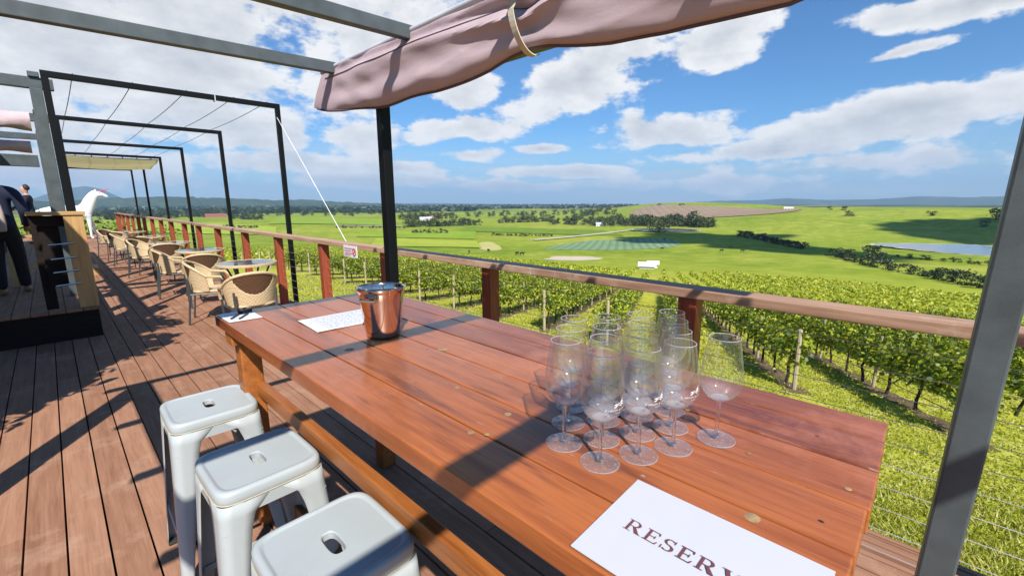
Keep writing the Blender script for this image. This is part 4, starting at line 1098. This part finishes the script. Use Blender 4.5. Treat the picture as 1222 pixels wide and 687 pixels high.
# unicorn statue, faces +X
un = thing('unicorn_statue', 'large white painted unicorn statue with a red horn at the end of the deck', 'statue', (.72, 27., 0))
vs, es, rad = [], [], []
bd = chain(vs, es, rad, [((0,0,1.22),(.30,.27)),((-.42,0,1.24),(.27,.27)),((-.72,0,1.22),(.25,.25)),((-.92,0,1.18),(.15,.17))])
b2 = chain(vs, es, rad, [((.30,0,1.22),(.28,.27)),((.48,0,1.32),(.24,.25))], 0)
nk = chain(vs, es, rad, [((.59,0,1.54),(.22,.24)),((.71,0,1.76),(.165,.20)),((.82,0,1.94),(.13,.16)),((.92,0,2.0),(.12,.135))], b2)
chain(vs, es, rad, [((1.07,0,1.93),(.085,.10)),((1.19,0,1.86),(.062,.072)),((1.255,0,1.83),(.058,.057))], nk)
for s in (-1, 1):
    fx = .08 if s > 0 else -.12
    chain(vs, es, rad, [((.50,s*.14,1.05),(.12,.13)),((.53+fx*.3,s*.15,.72),(.085,.085)),((.56+fx*.6,s*.15,.46),(.055,.055)),((.60+fx,s*.15,.12),(.042,.042)),((.66+fx,s*.15,.035),(.062,.05))], b2)
    hx = .06 if s > 0 else -.08
    chain(vs, es, rad, [((-.74,s*.14,1.02),(.17,.15)),((-.66+hx,s*.15,.78),(.11,.10)),((-.88+hx,s*.15,.50),(.058,.058)),((-.82+hx,s*.15,.14),(.042,.042)),((-.76+hx,s*.15,.035),(.062,.05))], 2)
    chain(vs, es, rad, [((.87,s*.07,2.07),.03),((.86,s*.085,2.17),.012)], nk)
skin('body', vs, es, rad, 'white_paint', un)
q = MB(); q.tube([(.99,0,2.06),(1.15,0,2.13),(1.36,0,2.21)], [.034,.022,.004], 12); q.obj('horn', 'pink_paint', un, smooth=True)
vs, es, rad = [], [], []; chain(vs, es, rad, [((.90,0,2.08),(.04,.06)),((.77,0,2.04),(.045,.07)),((.64,0,1.90),(.045,.08)),((.50,0,1.72),(.04,.08)),((.38,0,1.55),(.03,.05))]); skin('mane', vs, es, rad, 'white_paint', un)
vs, es, rad = [], [], []; chain(vs, es, rad, [((-.95,0,1.28),.05),((-1.08,0,1.18),.07),((-1.15,0,.9),.08),((-1.12,0,.6),.03)]); skin('tail', vs, es, rad, 'white_paint', un)
for s in (-1, 1):
    q = MB(); q.lathe([(.001,.016),(.012,.011),(.016,0),(.012,-.011),(.001,-.016)], 12, (.985, s*.098, 2.0)); q.obj('eye', 'black_plastic', un, smooth=True)

# potted tree standing beside the viewer, its crown shades the deck
pt = thing('potted_tree', 'leafy tree in a terracotta tub whose shade falls across the deck', 'potted tree', (-1.50, 4.72, 0))
MB().lathe([(.001,.0),(.20,.0),(.22,.02),(.28,.44),(.31,.45),(.31,.50),(.275,.50),(.26,.42),(.001,.42)], 32).obj('tub', 'terracotta', pt, smooth=True)
q = MB(); q.tube([(0,0,.4),(.02,.01,.8),(-.01,.02,1.3),(.02,0,1.9)], [.035,.03,.026,.012], 8)
for k in range(9):
    a = k*2.4; z = .9+k*.13; q.tube([(0,0,z),(.2*math.cos(a),.2*math.sin(a),z+.2),(.42*math.cos(a),.42*math.sin(a),z+.32)], [.014,.01,.004], 6)
q.obj('trunk', 'tree_bark', pt, smooth=True)
cc = []
for k in range(120):
    a = rng.random()*6.28; z = .6+rng.random()*2.5; rr_ = (.25+.5*math.sin(min(1, (z-.6)/2.6)*math.pi)**.7)*rng.random()**.45
    c0_ = np.array((rr_*math.cos(a), rr_*math.sin(a), z)); cc.append(c0_+rng.normal(size=(75,3))*np.array((.10,.10,.10)))
cc = np.concatenate(cc)
np_mesh('crown', leaf_quads(cc, .13, seed=4, aspect=.5), 6, 'dark_tree', pt)
pt2 = copy_tree(pt); pt.scale = (1.3, 1.3, 1.05); pt2.location = (-1.78, 3.5, 0); pt2.scale = (.8, .8, .95); pt2.rotation_euler = (0,0,2.)
pt2['label'] = 'smaller leafy tree in a terracotta tub beside the pergola post'
# ------------------------------------------------------------------ vineyard
RU = np.array((.903, .429)); RN = np.array((-.429, .903))
def inframe(x, y, lo=-4, hi=98): a = math.degrees(math.atan2(x, y)); return lo < a < hi
bd = []
for px, py in ((1222,352),(1150,347),(1000,332),(860,322),(770,321),(660,311),(560,303),(480,299),(420,296),(330,284),(250,275)):
    h = hit(px, py, 1.7); bd.append((float(np.dot(RN, h[:2])), float(np.dot(RU, h[:2]))))
bd.sort()
def s_end(p): return float(np.interp(p, [a for a, _ in bd], [b for _, b in bd]))
rows = []
for k in range(-30, 75):
    p = 1.62+2.7*k
    x0 = 12.55 if -8 < p < -4.5 else 13.55
    s0 = (x0+.429*p)/.903
    rows.append((p, s0, s_end(p)))
def rowpt(p, s): return RU*s+RN*p
cand = []
for ri, (p, s0, s1) in enumerate(rows):
    s = s0+.8
    while s < s1:
        x, y = rowpt(p, s)
        if inframe(x, y): cand.append((math.hypot(x, y), ri, s, x, y))
        s += 1.5
cand.sort()
near, rest = cand[:300], cand[300:]
rang = math.atan2(RU[1], RU[0])
def vine_proto(seed):
    r = np.random.default_rng(seed)
    t = thing('grapevine', '', 'grapevine', (0,0,0), rang, 'grapevines in the trellised rows')
    q = MB(); w = [r.normal()*.03 for _ in range(6)]
    q.tube([(w[0],w[1],-.1),(w[1],w[2],.25),(w[2]*1.5,w[3],.5),(w[3],w[4]*.6,.72),(0,0,.84)], [.045,.036,.034,.032,.03], 7)
    for sx in (-1, 1): q.tube([(0,0,.80),(sx*.2,w[4]*.5,.89),(sx*.72,w[5]*.5,.88)], [.028,.022,.014], 6)
    for k in range(7):
        x = -.7+k*.23; q.tube([(x,0,.87),(x+r.normal()*.05,r.normal()*.05,1.3),(x+r.normal()*.1,r.normal()*.08,1.75)], [.006,.005,.003], 4)
    q.obj('trunk', 'bark', t, smooth=True)
    n = 760
    x = r.uniform(-.80, .80, n); zz = r.beta(1.5, 1.25, n); wid = .07+.155*np.sin(np.clip(zz, 0, 1)*3.0)
    lump = 1+.35*np.sin(x*5+seed)*np.cos(zz*6+seed*2)
    y = r.normal(size=n)*wid*lump; z = .74+zz*.72+.10*np.sin(x*4+seed*1.7)
    c = np.stack([x, y, z], 1)
    sh = []
    for k in range(12):
        xx, yy = r.uniform(-.75,.75), r.normal()*.12; L = r.uniform(.15,.42); lean = r.normal(size=2)*.25
        for s in np.linspace(0, 1, 6): sh.append((xx+lean[0]*s*L, yy+lean[1]*s*L, 1.38+L*s))
    hg = []
    for k in range(8):
        xx, yy = r.uniform(-.75,.75), r.normal()*.16; L = r.uniform(.1,.3)
        for s in np.linspace(0, 1, 5): hg.append((xx+.05*s, yy*(1+s*.3), .82-L*s))
    c = np.concatenate([c, np.array(sh), np.array(hg)])
    o_ = np.stack([np.zeros(len(c)), np.sign(c[:,1])*1.0, np.full(len(c), .25)], 1)
    np_mesh('foliage', leaf_quads(c, .088, up=.25, seed=seed, out=o_, aspect=.95), 6, 'vine', t)
    return t
protos = [vine_proto(11+k) for k in range(6)]; used = set()
for n_, (d, ri, s, x, y) in enumerate(near):
    k = (ri*7+int(s*3)) % 6
    o = protos[k] if k not in used else copy_tree(protos[k]); used.add(k)
    o.location = (x, y, gz(x, y)); o.rotation_euler = (0, 0, rang+(math.pi if n_ % 2 else 0)); sc = random.uniform(.92, 1.06); o.scale = (1, random.uniform(.95,1.2), sc)
    o['label'] = 'leafy green grapevine with a dark trunk in the near vineyard rows'
# the rest of the vineyard as one mass
cs, sz = [], []
for (d, ri, s, x, y) in rest:
    m = int(np.clip(26*60/d, 9, 34)); z0 = gz(x, y); L = .105+.0016*d
    xx = rng.uniform(-.8, .8, m); zz = rng.beta(1.6, 1.0, m); yy = rng.normal(size=m)*(.10+.10*np.sin(zz*3))
    hvar = 1+.12*math.sin(x*.9)+rng.normal()*.06
    cs.append(np.stack([x+xx*RU[0]-yy*RU[1], y+xx*RU[1]+yy*RU[0], z0+(.70+.84*zz*hvar)], 1)); sz.append(np.full(m, min(.42, L*1.25)))
cs = np.concatenate(cs); sz = np.concatenate(sz)
fv = np_mesh('distant_vines', leaf_quads(cs, sz, up=.5, seed=5, nper=4, aspect=1.1), 4, 'far_vine')
tag(fv, 'far rows of grapevines running down the slope as one green mass', 'vines', kind='stuff')
# trellises: posts and wires, one per row
pv = None
RN_ = 0
for ri, (p, s0, s1) in enumerate(rows):
    x, y = rowpt(p, s0+.1)
    if not inframe(x, y, -2, 97) or math.hypot(x, y) > 60: continue
    RN_ += 1
    t = thing('vine_trellis', 'weathered timber post and wire trellis carrying a row of grapevines', 'trellis', (x, y, gz(x, y)), rang, 'trellises of the vineyard rows')
    z0 = gz(x, y); npst = 7 if math.hypot(x, y) < 35 else 4; tops = []
    for k in range(npst):
        s = s0+.1+k*4.6; xx, yy = rowpt(p, s); zz = gz(xx, yy)-z0
        q = MB(); h = 1.72 if k == 0 else 1.62; r_ = .058 if k == 0 else .045
        q.tube([(k*4.6, 0, zz-.3), (k*4.6+random.uniform(-.03,.03), random.uniform(-.03,.03), zz+h)], r_, 8)
        q.obj('post', 'post_wood', t, smooth=False); tops.append((k*4.6, zz))
    for hz_ in (.86, 1.25, 1.62):
        q = MB(); q.tube([(a, .03, b+hz_) for a, b in tops], .0035, 4); q.obj('wire', 'dark_cable', t)
    q = MB(); q.tube([(a, .05, b+.42) for a, b in tops], .010, 5); q.obj('drip_hose', 'rubber', t)
# soil strips below the rows and grass between
sv, sf = [], []
for ri, (p, s0, s1) in enumerate(rows):
    x, y = rowpt(p, s0)
    if math.hypot(x, y) > 45 or not inframe(x, y, -4, 100): continue
    ss = np.arange(s0-.3, min(s1, s0+45), .5)
    for a, s in enumerate(ss):
        w = .27+.10*math.sin(s*2.3+p)+.06*math.sin(s*5.1)
        for e in (-1, 1):
            xx, yy = rowpt(p+e*w+.05*math.sin(s*3+p), s); sv.append((xx, yy, gz(xx, yy)+.012))
        if a: n_ = len(sv); sf.append((n_-4, n_-3, n_-1, n_-2))
structure(MB().add(sv, sf).obj('soil_strip', 'soil', fix=False))
gx, gy = [], []
n = 330000
r0 = np.sqrt(rng.uniform(2.2**2, 34**2, n))*0+2.2*np.exp(rng.random(n)*math.log(36/2.2)); a0 = np.radians(rng.uniform(-3, 114, n))
gx = r0*np.sin(a0); gy = r0*np.cos(a0)
keep = (gx > 2.75)
gx, gy, r0 = gx[keep], gy[keep], r0[keep]
pp = -.429*gx+.903*gy; inrow = np.abs(((pp-1.62+1.35) % 2.7)-1.35) < .28+.1*np.sin(gx*1.7)
patch = np.sin(gx*.7+1.3*np.sin(gy*.5))*np.sin(gy*.6+np.cos(gx*.4))
keep = ~(inrow & (gx > 12.3)) | (rng.random(len(gx)) < .22)
gx, gy, r0, patch = gx[keep], gy[keep], r0[keep], patch[keep]
gzv = ground(gx, gy); m = len(gx)
h = (.015+.035*rng.random(m)+.04*np.clip(patch, 0, 1))*(1+.022*r0); an = rng.random(m)*6.283; w = .006+.0011*r0; ln_ = rng.normal(size=(m,2))*.6
c = np.stack([gx, gy, gzv], 1)
e = np.stack([np.cos(an)*w, np.sin(an)*w, np.zeros(m)], 1)
tip = c+np.stack([ln_[:,0]*h, ln_[:,1]*h, h], 1)
tag(np_mesh('grass', np.stack([c-e, c+e, tip], 1), 3, 'grass_blade'), 'short green grass growing on the vineyard slope', 'grass', kind='stuff')

# ------------------------------------------------------------------ paddocks, ponds, tracks (all lying on the ground)
sheet_px('hay_field', [(571,299),(604,299),(591,289),(570,289)], 'f_yellow', .12, wob=.015)
sheet_px('netted_field', [(617,299),(818,296.5),(806,283),(690,286.5)], 'f_net', .15, n=60, wob=.02)
sheet_px('bare_patch', [(641,310),(716,312),(714,306),(662,305.5)], 'f_sand', .12, wob=.10)
sheet_px('ploughed_field', [(733,259),(958,256.5),(950,248.5),(770,244.5)], 'f_brown', 1.2, n=70, wob=.02)
sheet_px('lush_field', [(425,283),(566,285.5),(568,276),(430,276.5)], 'f_lush', .5)
sheet_px('lush_field', [(440,294),(575,296),(569,288),(450,284.5)], 'f_lime', .5)
sheet_px('crop_field', [(545,276),(745,281.5),(720,275),(560,271)], 'f_dark', .6)
sheet_px('lush_field', [(320,268),(470,269.5),(470,262),(330,260)], 'f_lush', 1.0)
sheet_px('lush_field', [(150,276),(330,281),(330,271),(180,264)], 'f_lime', .7)
sheet_px('farm_track', [(640,287.5),(760,274.8),(756,274.2),(633,286.6)], 'f_track', .8)
sheet_px('farm_track', [(400,270.2),(480,270.6),(480,269.9),(400,269.4)], 'f_track', 1.1)
def pond(name, px, off):
    p = [hit(*a) for a in px]; z = min(a.z for a in p)+off
    n = len(p); q = MB(); q.add([(a.x, a.y, max(z, a.z+.05)) for a in p], [tuple(range(n))])
    structure(q.obj(name, 'water', fix=False))
def flat_pond(name, px, zf, mat='water'):
    vs = []
    for a in px:
        d = view_ray(*a); t = (zf-HC)/d.z; vs.append((d.x*t, d.y*t, zf))
    for _ in range(3):
        vs = [tuple(a[k]*(1-f)+b[k]*f for k in range(3)) for a, b in zip(vs, vs[1:]+vs[:1]) for f in (.25, .75)]
    cx_ = sum(v[0] for v in vs)/len(vs); cy_ = sum(v[1] for v in vs)/len(vs)
    structure(MB().add([(v[0]+(3.+1.5*math.sin(i*1.7))*(v[0]-cx_)/math.hypot(v[0]-cx_, v[1]-cy_), v[1]+(3.+1.5*math.sin(i*1.7))*(v[1]-cy_)/math.hypot(v[0]-cx_, v[1]-cy_), zf-.06) for i, v in enumerate(vs)], [tuple(range(len(vs)))]).obj('pond_bank', 'f_track', fix=False))
    structure(MB().add(vs, [tuple(range(len(vs)))]).obj(name, mat, fix=False))
def level_of(px): return max(hit(*a).z for a in px)
pa = [(752,274.5),(790,276),(838,276),(830,273.4),(790,272),(758,272.6)]; flat_pond('pond', pa, level_of(pa)+.25)
pb = [(1031,290.5),(1080,296),(1130,301.5),(1190,305.5),(1240,306),(1235,299),(1180,293),(1150,291.5),(1080,290.4)]; flat_pond('pond', pb, level_of(pb)+.2)

# ------------------------------------------------------------------ trees 
def tree_mesh(name, seed, mat, H, Wd, nl=190, leaf=.16, low=.25, trunkw=.035):
    r = np.random.default_rng(seed); cs = []
    k = 9
    for _ in range(k):
        a = r.random()*6.28; zz = low+(1-low)*r.random(); rr_ = Wd*.5*math.sqrt(max(.05, 1-((zz-low-.35)/.72)**2))*r.random()**.6
        cs.append(np.array((rr_*math.cos(a), rr_*math.sin(a), zz*H*.92))+r.normal(size=(nl//k,3))*np.array((Wd*.13, Wd*.13, H*.075)))
    cs = np.concatenate(cs); cs[:,2] = np.clip(cs[:,2], .06*H, None)
    lf = leaf_quads(cs, leaf*H*.62, up=.3, seed=seed, nper=4, aspect=1.2)
    q = MB(); q.tube([(0,0,-.1*H),(r.normal()*.02*H,0,.3*H),(r.normal()*.05*H,r.normal()*.04*H,.62*H)], [trunkw*H,trunkw*.7*H,trunkw*.3*H], 6)
    for _ in range(4):
        a = r.random()*6.28; q.tube([(0,0,.32*H),(Wd*.2*math.cos(a),Wd*.2*math.sin(a),.55*H),(Wd*.33*math.cos(a),Wd*.33*math.sin(a),.72*H)], [trunkw*.45*H,trunkw*.3*H,trunkw*.1*H], 5)
    a = q.obj('trunk', 'tree_bark', smooth=True); b = np_mesh('crown', lf, 4, mat)
    m = (a.data, b.data); bpy.data.objects.remove(a); bpy.data.objects.remove(b); return m
GUM = [tree_mesh('gum_tree', 30+k, 'euc', 1., .95, 320, low=.12) for k in range(5)]
DARK = [tree_mesh('dark_tree', 50+k, 'dark_tree', 1., 1.0, 320, low=.08) for k in range(4)]
SHR = [tree_mesh('shrub', 70+k, 'dark_tree', 1., 1.15, 260, .2, .02) for k in range(4)]
BRT = [tree_mesh('bright_shrub', 90+k, 'bright_tree', 1., 1.1, 420, .11, .1) for k in range(3)]
TR = random.Random(5)
def plant(kind, p, H, name, label, cat, group, wide=1.):
    o = thing(name, label, cat, (p.x, p.y, gz(p.x, p.y)), TR.random()*6.28, group)
    for nm, me in zip(('trunk', 'crown'), TR.choice(kind)):
        c = bpy.data.objects.new(nm, me); COL.objects.link(c); c.parent = o
    o.empty_display_size = .1; o.scale = (H*wide*TR.uniform(.85,1.2), H*wide*TR.uniform(.85,1.2), H)
    return tag(o, label, cat, group)
def belt(kind, a, b, n, H, name, label, cat, group, jx=2., jy=.4, wide=1., hv=.3):
    for k in range(n):
        s = (k+.5+TR.uniform(-.4,.4))/n
        p = hit(a[0]+(b[0]-a[0])*s+TR.uniform(-jx,jx), a[1]+(b[1]-a[1])*s+TR.uniform(-jy,jy))
        plant(kind, p, H*TR.uniform(1-hv, 1+hv), name, label, cat, group, wide)
# gums round the pond below the ploughed hill
LB = 'olive green gum tree in the grove round the far pond'
belt(GUM, (655,267), (760,270), 34, 13, 'gum_tree', LB, 'tree', 'gum trees round the far pond', 4, 1.3)
belt(GUM, (740,268), (848,271.5), 34, 14, 'gum_tree', LB, 'tree', 'gum trees round the far pond', 4, 1.0)
belt(GUM, (690,261), (735,248.5), 14, 15, 'gum_tree', LB, 'tree', 'gum trees round the far pond', 5, 1.2)
belt(DARK, (770,267), (848,271), 12, 17, 'dark_tree', 'dark green tree among the gums by the far pond', 'tree', 'dark trees round the far pond', 3, .6)
belt(GUM, (779,277.4), (793,277.6), 5, 9, 'gum_tree', 'gum tree standing at the near edge of the far pond', 'tree', 'gum trees at the near pond edge', 1.2, .3)
belt(SHR, (881,281.5), (958,297.5), 26, 5.2, 'hedge_shrub', 'dark shrub in the sloping hedge below the green hill', 'shrub', 'shrubs of the sloping hedge', 1.2, .25)
belt(SHR, (988,304.5), (1028,315), 8, 4.2, 'hedge_shrub', 'dark bush in the hedgerow beyond the vineyard', 'shrub', 'bushes of the hedgerow beyond the vineyard', 1.5, .4)
belt(SHR, (1030,316), (1180,345), 19, 3.6, 'hedge_shrub', 'dark bush in the hedgerow beyond the vineyard', 'shrub', 'bushes of the hedgerow beyond the vineyard', 2, .7)
plant(DARK, hit(1041,314), 9.5, 'hedgerow_tree', 'tallest dark tree of the hedgerow beyond the vineyard', 'tree', None, 1.1)
belt(SHR, (1070,306.5), (1180,317), 14, 2.3, 'field_bush', 'small dark bush in the thin line near the long pond', 'shrub', 'small bushes near the long pond', 3, .4)
for px, py, H, lab in ((1013,258,10,'lone tree high on the green hill, above the dark hedge'),(1112,257.5,8,'small leaning lone tree on the green hill above the long pond'),(1188,262,16,'large dark tree on the green hill beside the grey post'),(1176,271,9,'low dark tree on the green hill just below the larger one')):
    plant(DARK, hit(px, py), H, 'hill_tree', lab, 'tree', None, 1.2)
for px in (990,1006,1009): plant(SHR, hit(px, 250.6), 7, 'crest_bush', 'tiny dark bush on the crest of the green hill', 'shrub', 'bushes on the crest of the green hill')
for px in (786,788,812,815): plant(SHR, hit(px, 245.5), 7, 'crest_bush', 'tiny dark bush on top of the ploughed hill', 'shrub', 'bushes on top of the ploughed hill')
belt(SHR, (489,278.2), (536,278.6), 14, 4.6, 'row_bush', 'dark round bush in the short row across the lush field', 'shrub', 'bushes in the short row', .6, .1, .8)
belt(GUM, (487,271), (571,268.5), 42, 9, 'belt_tree', 'grey green tree in the tree belt crossing the valley', 'tree', 'trees of the belt crossing the valley', 1.5, .5)
belt(GUM, (596,266), (656,264.5), 26, 10, 'belt_tree', 'grey green tree in the belt left of the gum grove', 'tree', 'trees of the belt beside the gum grove', 1.5, .5)
belt(GUM, (476,262.5), (545,260.5), 26, 13, 'farm_tree', 'tree round the far farmhouse in the valley', 'tree', 'trees round the far farmhouse', 2, 1.)
belt(SHR, (587,281), (660,282), 28, 2.6, 'low_hedge_bush', 'low bush of the straight hedge across the valley', 'shrub', 'bushes of the straight low hedge', .8, .1)
belt(SHR, (400,272), (484,272.3), 18, 3.4, 'fence_bush', 'small dark bush along the far paddock fence', 'shrub', 'bushes along the far paddock fence', 2.5, .2)
belt(SHR, (262,272.5), (309,272.5), 16, 4.2, 'paddock_bush', 'dark bush in the row beyond the far railing', 'shrub', 'bushes beyond the far railing', 1.5, .4)
belt(DARK, (270,259.5), (315,262), 18, 11, 'paddock_tree', 'dark tree in the clump near the red roofed house', 'tree', 'trees near the red roofed house', 3, 1.5)
belt(DARK, (120,261), (262,258), 60, 16, 'valley_tree', 'dark tree of the valley wood beyond the statue', 'tree', 'trees of the valley wood', 4, 1.5)
belt(DARK, (300,256), (480,257), 24, 14, 'valley_tree', 'dark tree of the scattered wood across the middle of the valley', 'tree', 'scattered valley trees', 5, 1.6)
belt(DARK, (560,258), (735,256), 28, 14, 'valley_tree', 'dark tree in the woods left of the ploughed hill', 'tree', 'trees left of the ploughed hill', 5, 1.6)
for x, y, H in ((2.6,31.5,2.1),(1.6,33,2.5),(3.4,33.5,2.2),(.9,35,2.6),(4.6,37,2.4),(-.4,34,2.3)):
    plant(BRT, Vector((x, y, 0)), H+.3, 'garden_shrub', 'bright green garden shrub just beyond the end of the deck', 'shrub', 'garden shrubs beyond the deck end')
# far woods as one mass
cs, sz = [], []
n = 9000; aw = np.radians(rng.uniform(-6, 62, n)); rw = 1700*np.exp(rng.random(n)*math.log(5200/1700))
xw, yw = rw*np.sin(aw), rw*np.cos(aw)
fld = np.sin(xw*.0021+1.2*np.sin(yw*.0017))+np.sin(yw*.0033+xw*.0011)+.6*np.sin(xw*.006+yw*.005)
k = fld > .05; xw, yw, rw = xw[k], yw[k], rw[k]
zw = ground(xw, yw)+rng.random(len(xw))*9+1
tag(np_mesh('far_wood', leaf_quads(np.stack([xw, yw, zw], 1), 22., up=.5, seed=9, nper=6), 6, 'forest'), 'dark far woods spread over the valley plain', 'woodland', kind='stuff')

# ------------------------------------------------------------------ hills on the horizon
def ridge(name, r0, depth, prof, cols, seed, rough=.03):
    az, el = [], []
    for px, py in prof:
        d = view_ray(px, py); az.append(math.atan2(d.x, d.y)); el.append(d.z/math.hypot(d.x, d.y))
    A = np.linspace(az[0], az[-1], 420); E_ = np.interp(A, az, el); r_ = np.random.default_rng(seed)
    nr = 30; vs = []
    ph = r_.random(24)*6.28; am = r_.random(24)
    for i, (a, e) in enumerate(zip(A, E_)):
        for j in range(nr+1):
            s = j/nr; r = r0+depth*(s-.5); crest = HC+e*r0
            pr_ = math.sin(math.pi*min(1, s*1.0))**1.1
            n_ = sum(am[k]*math.sin(a*(30+17*k)*1.0+s*(3+k*.9)+ph[k]) for k in range(24))/6
            z = -300+(crest+300)*pr_*(1+rough*n_*(1-.6*(abs(s-.5) < .06)))
            vs.append((r*math.sin(a), r*math.cos(a), z))
    mname = name+'_m'
    MAT[mname] = ground_mat(mname, cols, .0016, .008)
    structure(MB().add(vs, [(i*(nr+1)+j, (i+1)*(nr+1)+j, (i+1)*(nr+1)+j+1, i*(nr+1)+j+1) for i in range(419) for j in range(nr)]).obj(name, mname, smooth=True, fix=False))
GR = [(.022,.040,.016),(.035,.058,.02),(.085,.105,.035)]
ridge('forested_hills', 5600, 2600, [(-60,238),(60,240),(130,236.5),(200,234.5),(260,236),(330,239),(365,238),(400,240.5),(460,243),(520,245),(600,246),(690,247)], GR, 1, .05)
ridge('far_mountain', 14000, 5000, [(20,244),(60,230),(84,224),(103,222),(122,226),(142,235),(160,243),(200,247)], GR, 2, .02)
ridge('far_hills', 11500, 3000, [(380,245),(450,243),(520,242.5),(600,243.5),(700,244.5),(800,244),(860,246)], GR, 3, .03)
ridge('blue_range', 12000, 4000, [(770,247),(820,241.5),(860,239.5),(905,239),(935,236.5),(985,238.5),(1040,238),(1100,234),(1160,235.5),(1222,233),(1320,236),(1420,245)], GR, 4, .04)

# ------------------------------------------------------------------ farm buildings and cattle
def house(name, label, p, L, D_, Hh, wall, roofm, rz=0., windows=3):
    t = thing(name, label, 'building', (p.x, p.y, gz(p.x, p.y)), rz)
    q = MB(); q.span((-L/2, -D_/2, -.6), (L/2, D_/2, Hh)); q.add([(-L/2,-D_/2,Hh),(-L/2,D_/2,Hh),(-L/2,0,Hh+D_*.3),(L/2,-D_/2,Hh),(L/2,D_/2,Hh),(L/2,0,Hh+D_*.3)], [(0,1,2),(3,5,4)]); q.obj('wall', wall, t)
    q = MB(); e = .5
    for s in (-1, 1): q.add([(-L/2-e, s*(D_/2+e), Hh-.25), (L/2+e, s*(D_/2+e), Hh-.25), (L/2+e, 0, Hh+D_*.3+.1), (-L/2-e, 0, Hh+D_*.3+.1)], [(0,1,2,3)])
    q.obj('roof', roofm, t, solid=.15)
    for k in range(windows):
        x = -L/2+(k+.5)*L/windows; q = MB(); q.span((x-.6, -D_/2-.06, .9), (x+.6, -D_/2+.02, 2.1)); q.obj('window', 'table_glass', t)
def toward(p): return math.atan2(p.y, p.x)+math.pi/2
h1 = hit(772,320.5); house('white_shed', 'low white shed at the foot of the vineyard rows', h1, 4.4, 2.6, 1.1, 'white_paint', 'white_paint', toward(h1)-math.pi, 0)
h2 = hit(779,319.6); house('white_shed', 'white shed beside the low shed at the foot of the vineyard', h2, 2.8, 2.2, 1.5, 'white_paint', 'white_paint', toward(h2)-math.pi, 0)
h3 = hit(258,259.5); house('farmhouse', 'long farmhouse with a red roof among the valley trees', h3, 44, 14, 5, 'terracotta', 'roof_red', toward(h3)-math.pi, 6)
h4 = hit(508,263.5); house('farmhouse', 'white farmhouse in front of the valley trees', h4, 22, 10, 4.5, 'white_paint', 'grey_paint', toward(h4)-math.pi, 4)
h5 = hit(515,260); house('farmhouse', 'farmhouse with a reddish roof behind the white farmhouse', h5, 34, 12, 5, 'tan_bag', 'roof_red', toward(h5)-math.pi, 4)
h6 = hit(716,269.8); house('farmhouse', 'small white house among the gum trees', h6, 12, 7, 3.5, 'white_paint', 'grey_paint', toward(h6)-math.pi, 3)
h7 = hit(941,250.2); house('long_shed', 'long white shed on the crest between ploughed and green hill', h7, 16, 6, 3.2, 'white_paint', 'white_paint', toward(h7)-math.pi, 3)
vs, es, rad = [], [], []
chain(vs, es, rad, [((0,0,1.05),(.34,.32)),((-.6,0,1.1),(.32,.3)),((-.95,0,1.12),(.2,.2))]); nk = chain(vs, es, rad, [((.5,0,1.1),(.32,.3)),((.85,0,1.15),(.18,.2)),((1.15,0,1.05),(.14,.13)),((1.4,0,.92),(.09,.08))], 0)
for x, b in ((.5, 3), (-.75, 1)):
    for s in (-1, 1): chain(vs, es, rad, [((x,s*.2,.75),.12),((x+.03,s*.2,.4),.07),((x,s*.2,.02),.06)], b)
cow = skin('cow', vs, es, rad, 'cow', None, 1)
for k, (px, py) in enumerate(((790,298),(793,286.5),(861,300.5),(872,297),(886,301),(560,302.5),(617,304.5),(623,305),(583,300.6))):
    o = cow if k == 0 else cow.copy()
    if k: COL.objects.link(o)
    p = hit(px, py); o.location = p; o.rotation_euler = (0,0,random.random()*6.28); o.scale = (1.3,1.3,1.3)
    tag(o, 'black cow grazing in the green paddock below the vineyard', 'cow', 'black cattle in the paddocks')

# ------------------------------------------------------------------ clouds high over the deck side, which shade part of the valley
def cloud(P_, alt, a, b, seed, rot=0.):
    c = Vector((P_[0], P_[1], gz(*P_)))-Vector((.54,.837,-1))*alt
    bm = bmesh.new(); bmesh.ops.create_icosphere(bm, subdivisions=5, radius=1.)
    from mathutils import noise as mn_
    for v in bm.verts:
        n_ = mn_.fractal(v.co*1.7+Vector((seed*7.1, 0, 0)), 1.0, 2.1, 5)
        v.co *= max(.25, 1+.75*n_); z = v.co.z; v.co.z = z*.30 if z > 0 else z*.10
        v.co.x *= a; v.co.y *= b; v.co.z *= (a+b)/2
    me = bpy.data.meshes.new('cloud'); bm.to_mesh(me); bm.free(); me.materials.append(MAT['white_paint'])
    o = bpy.data.objects.new('cloud', me); COL.objects.link(o); o.location = c; o.rotation_euler = (0,0,rot); structure(o)
def at(px, py): h = hit(px, py); return (h.x, h.y)
for px, py, alt, a, b, sd, ro in SHADE: cloud(at(px, py), alt, a, b, sd, ro)

# ------------------------------------------------------------------ the air
def haze():
    m = bpy.data.materials.new('haze'); m.use_nodes = True; nt = m.node_tree; nt.nodes.clear()
    out = N(nt, 'ShaderNodeOutputMaterial'); v = N(nt, 'ShaderNodeVolumePrincipled')
    v.inputs['Color'].default_value = (.48,.72,1.,1); v.inputs['Density'].default_value = HAZE; v.inputs['Anisotropy'].default_value = .0
    nt.links.new(v.outputs[0], out.inputs['Volume']); MAT['haze'] = m
    q = MB(); q.span((-19000, -19000, -320), (19000, 19000, 660)); tag(q.obj('haze', 'haze'), 'pale blue air between the deck and the far hills', 'haze', kind='stuff')
if HAZE: haze()
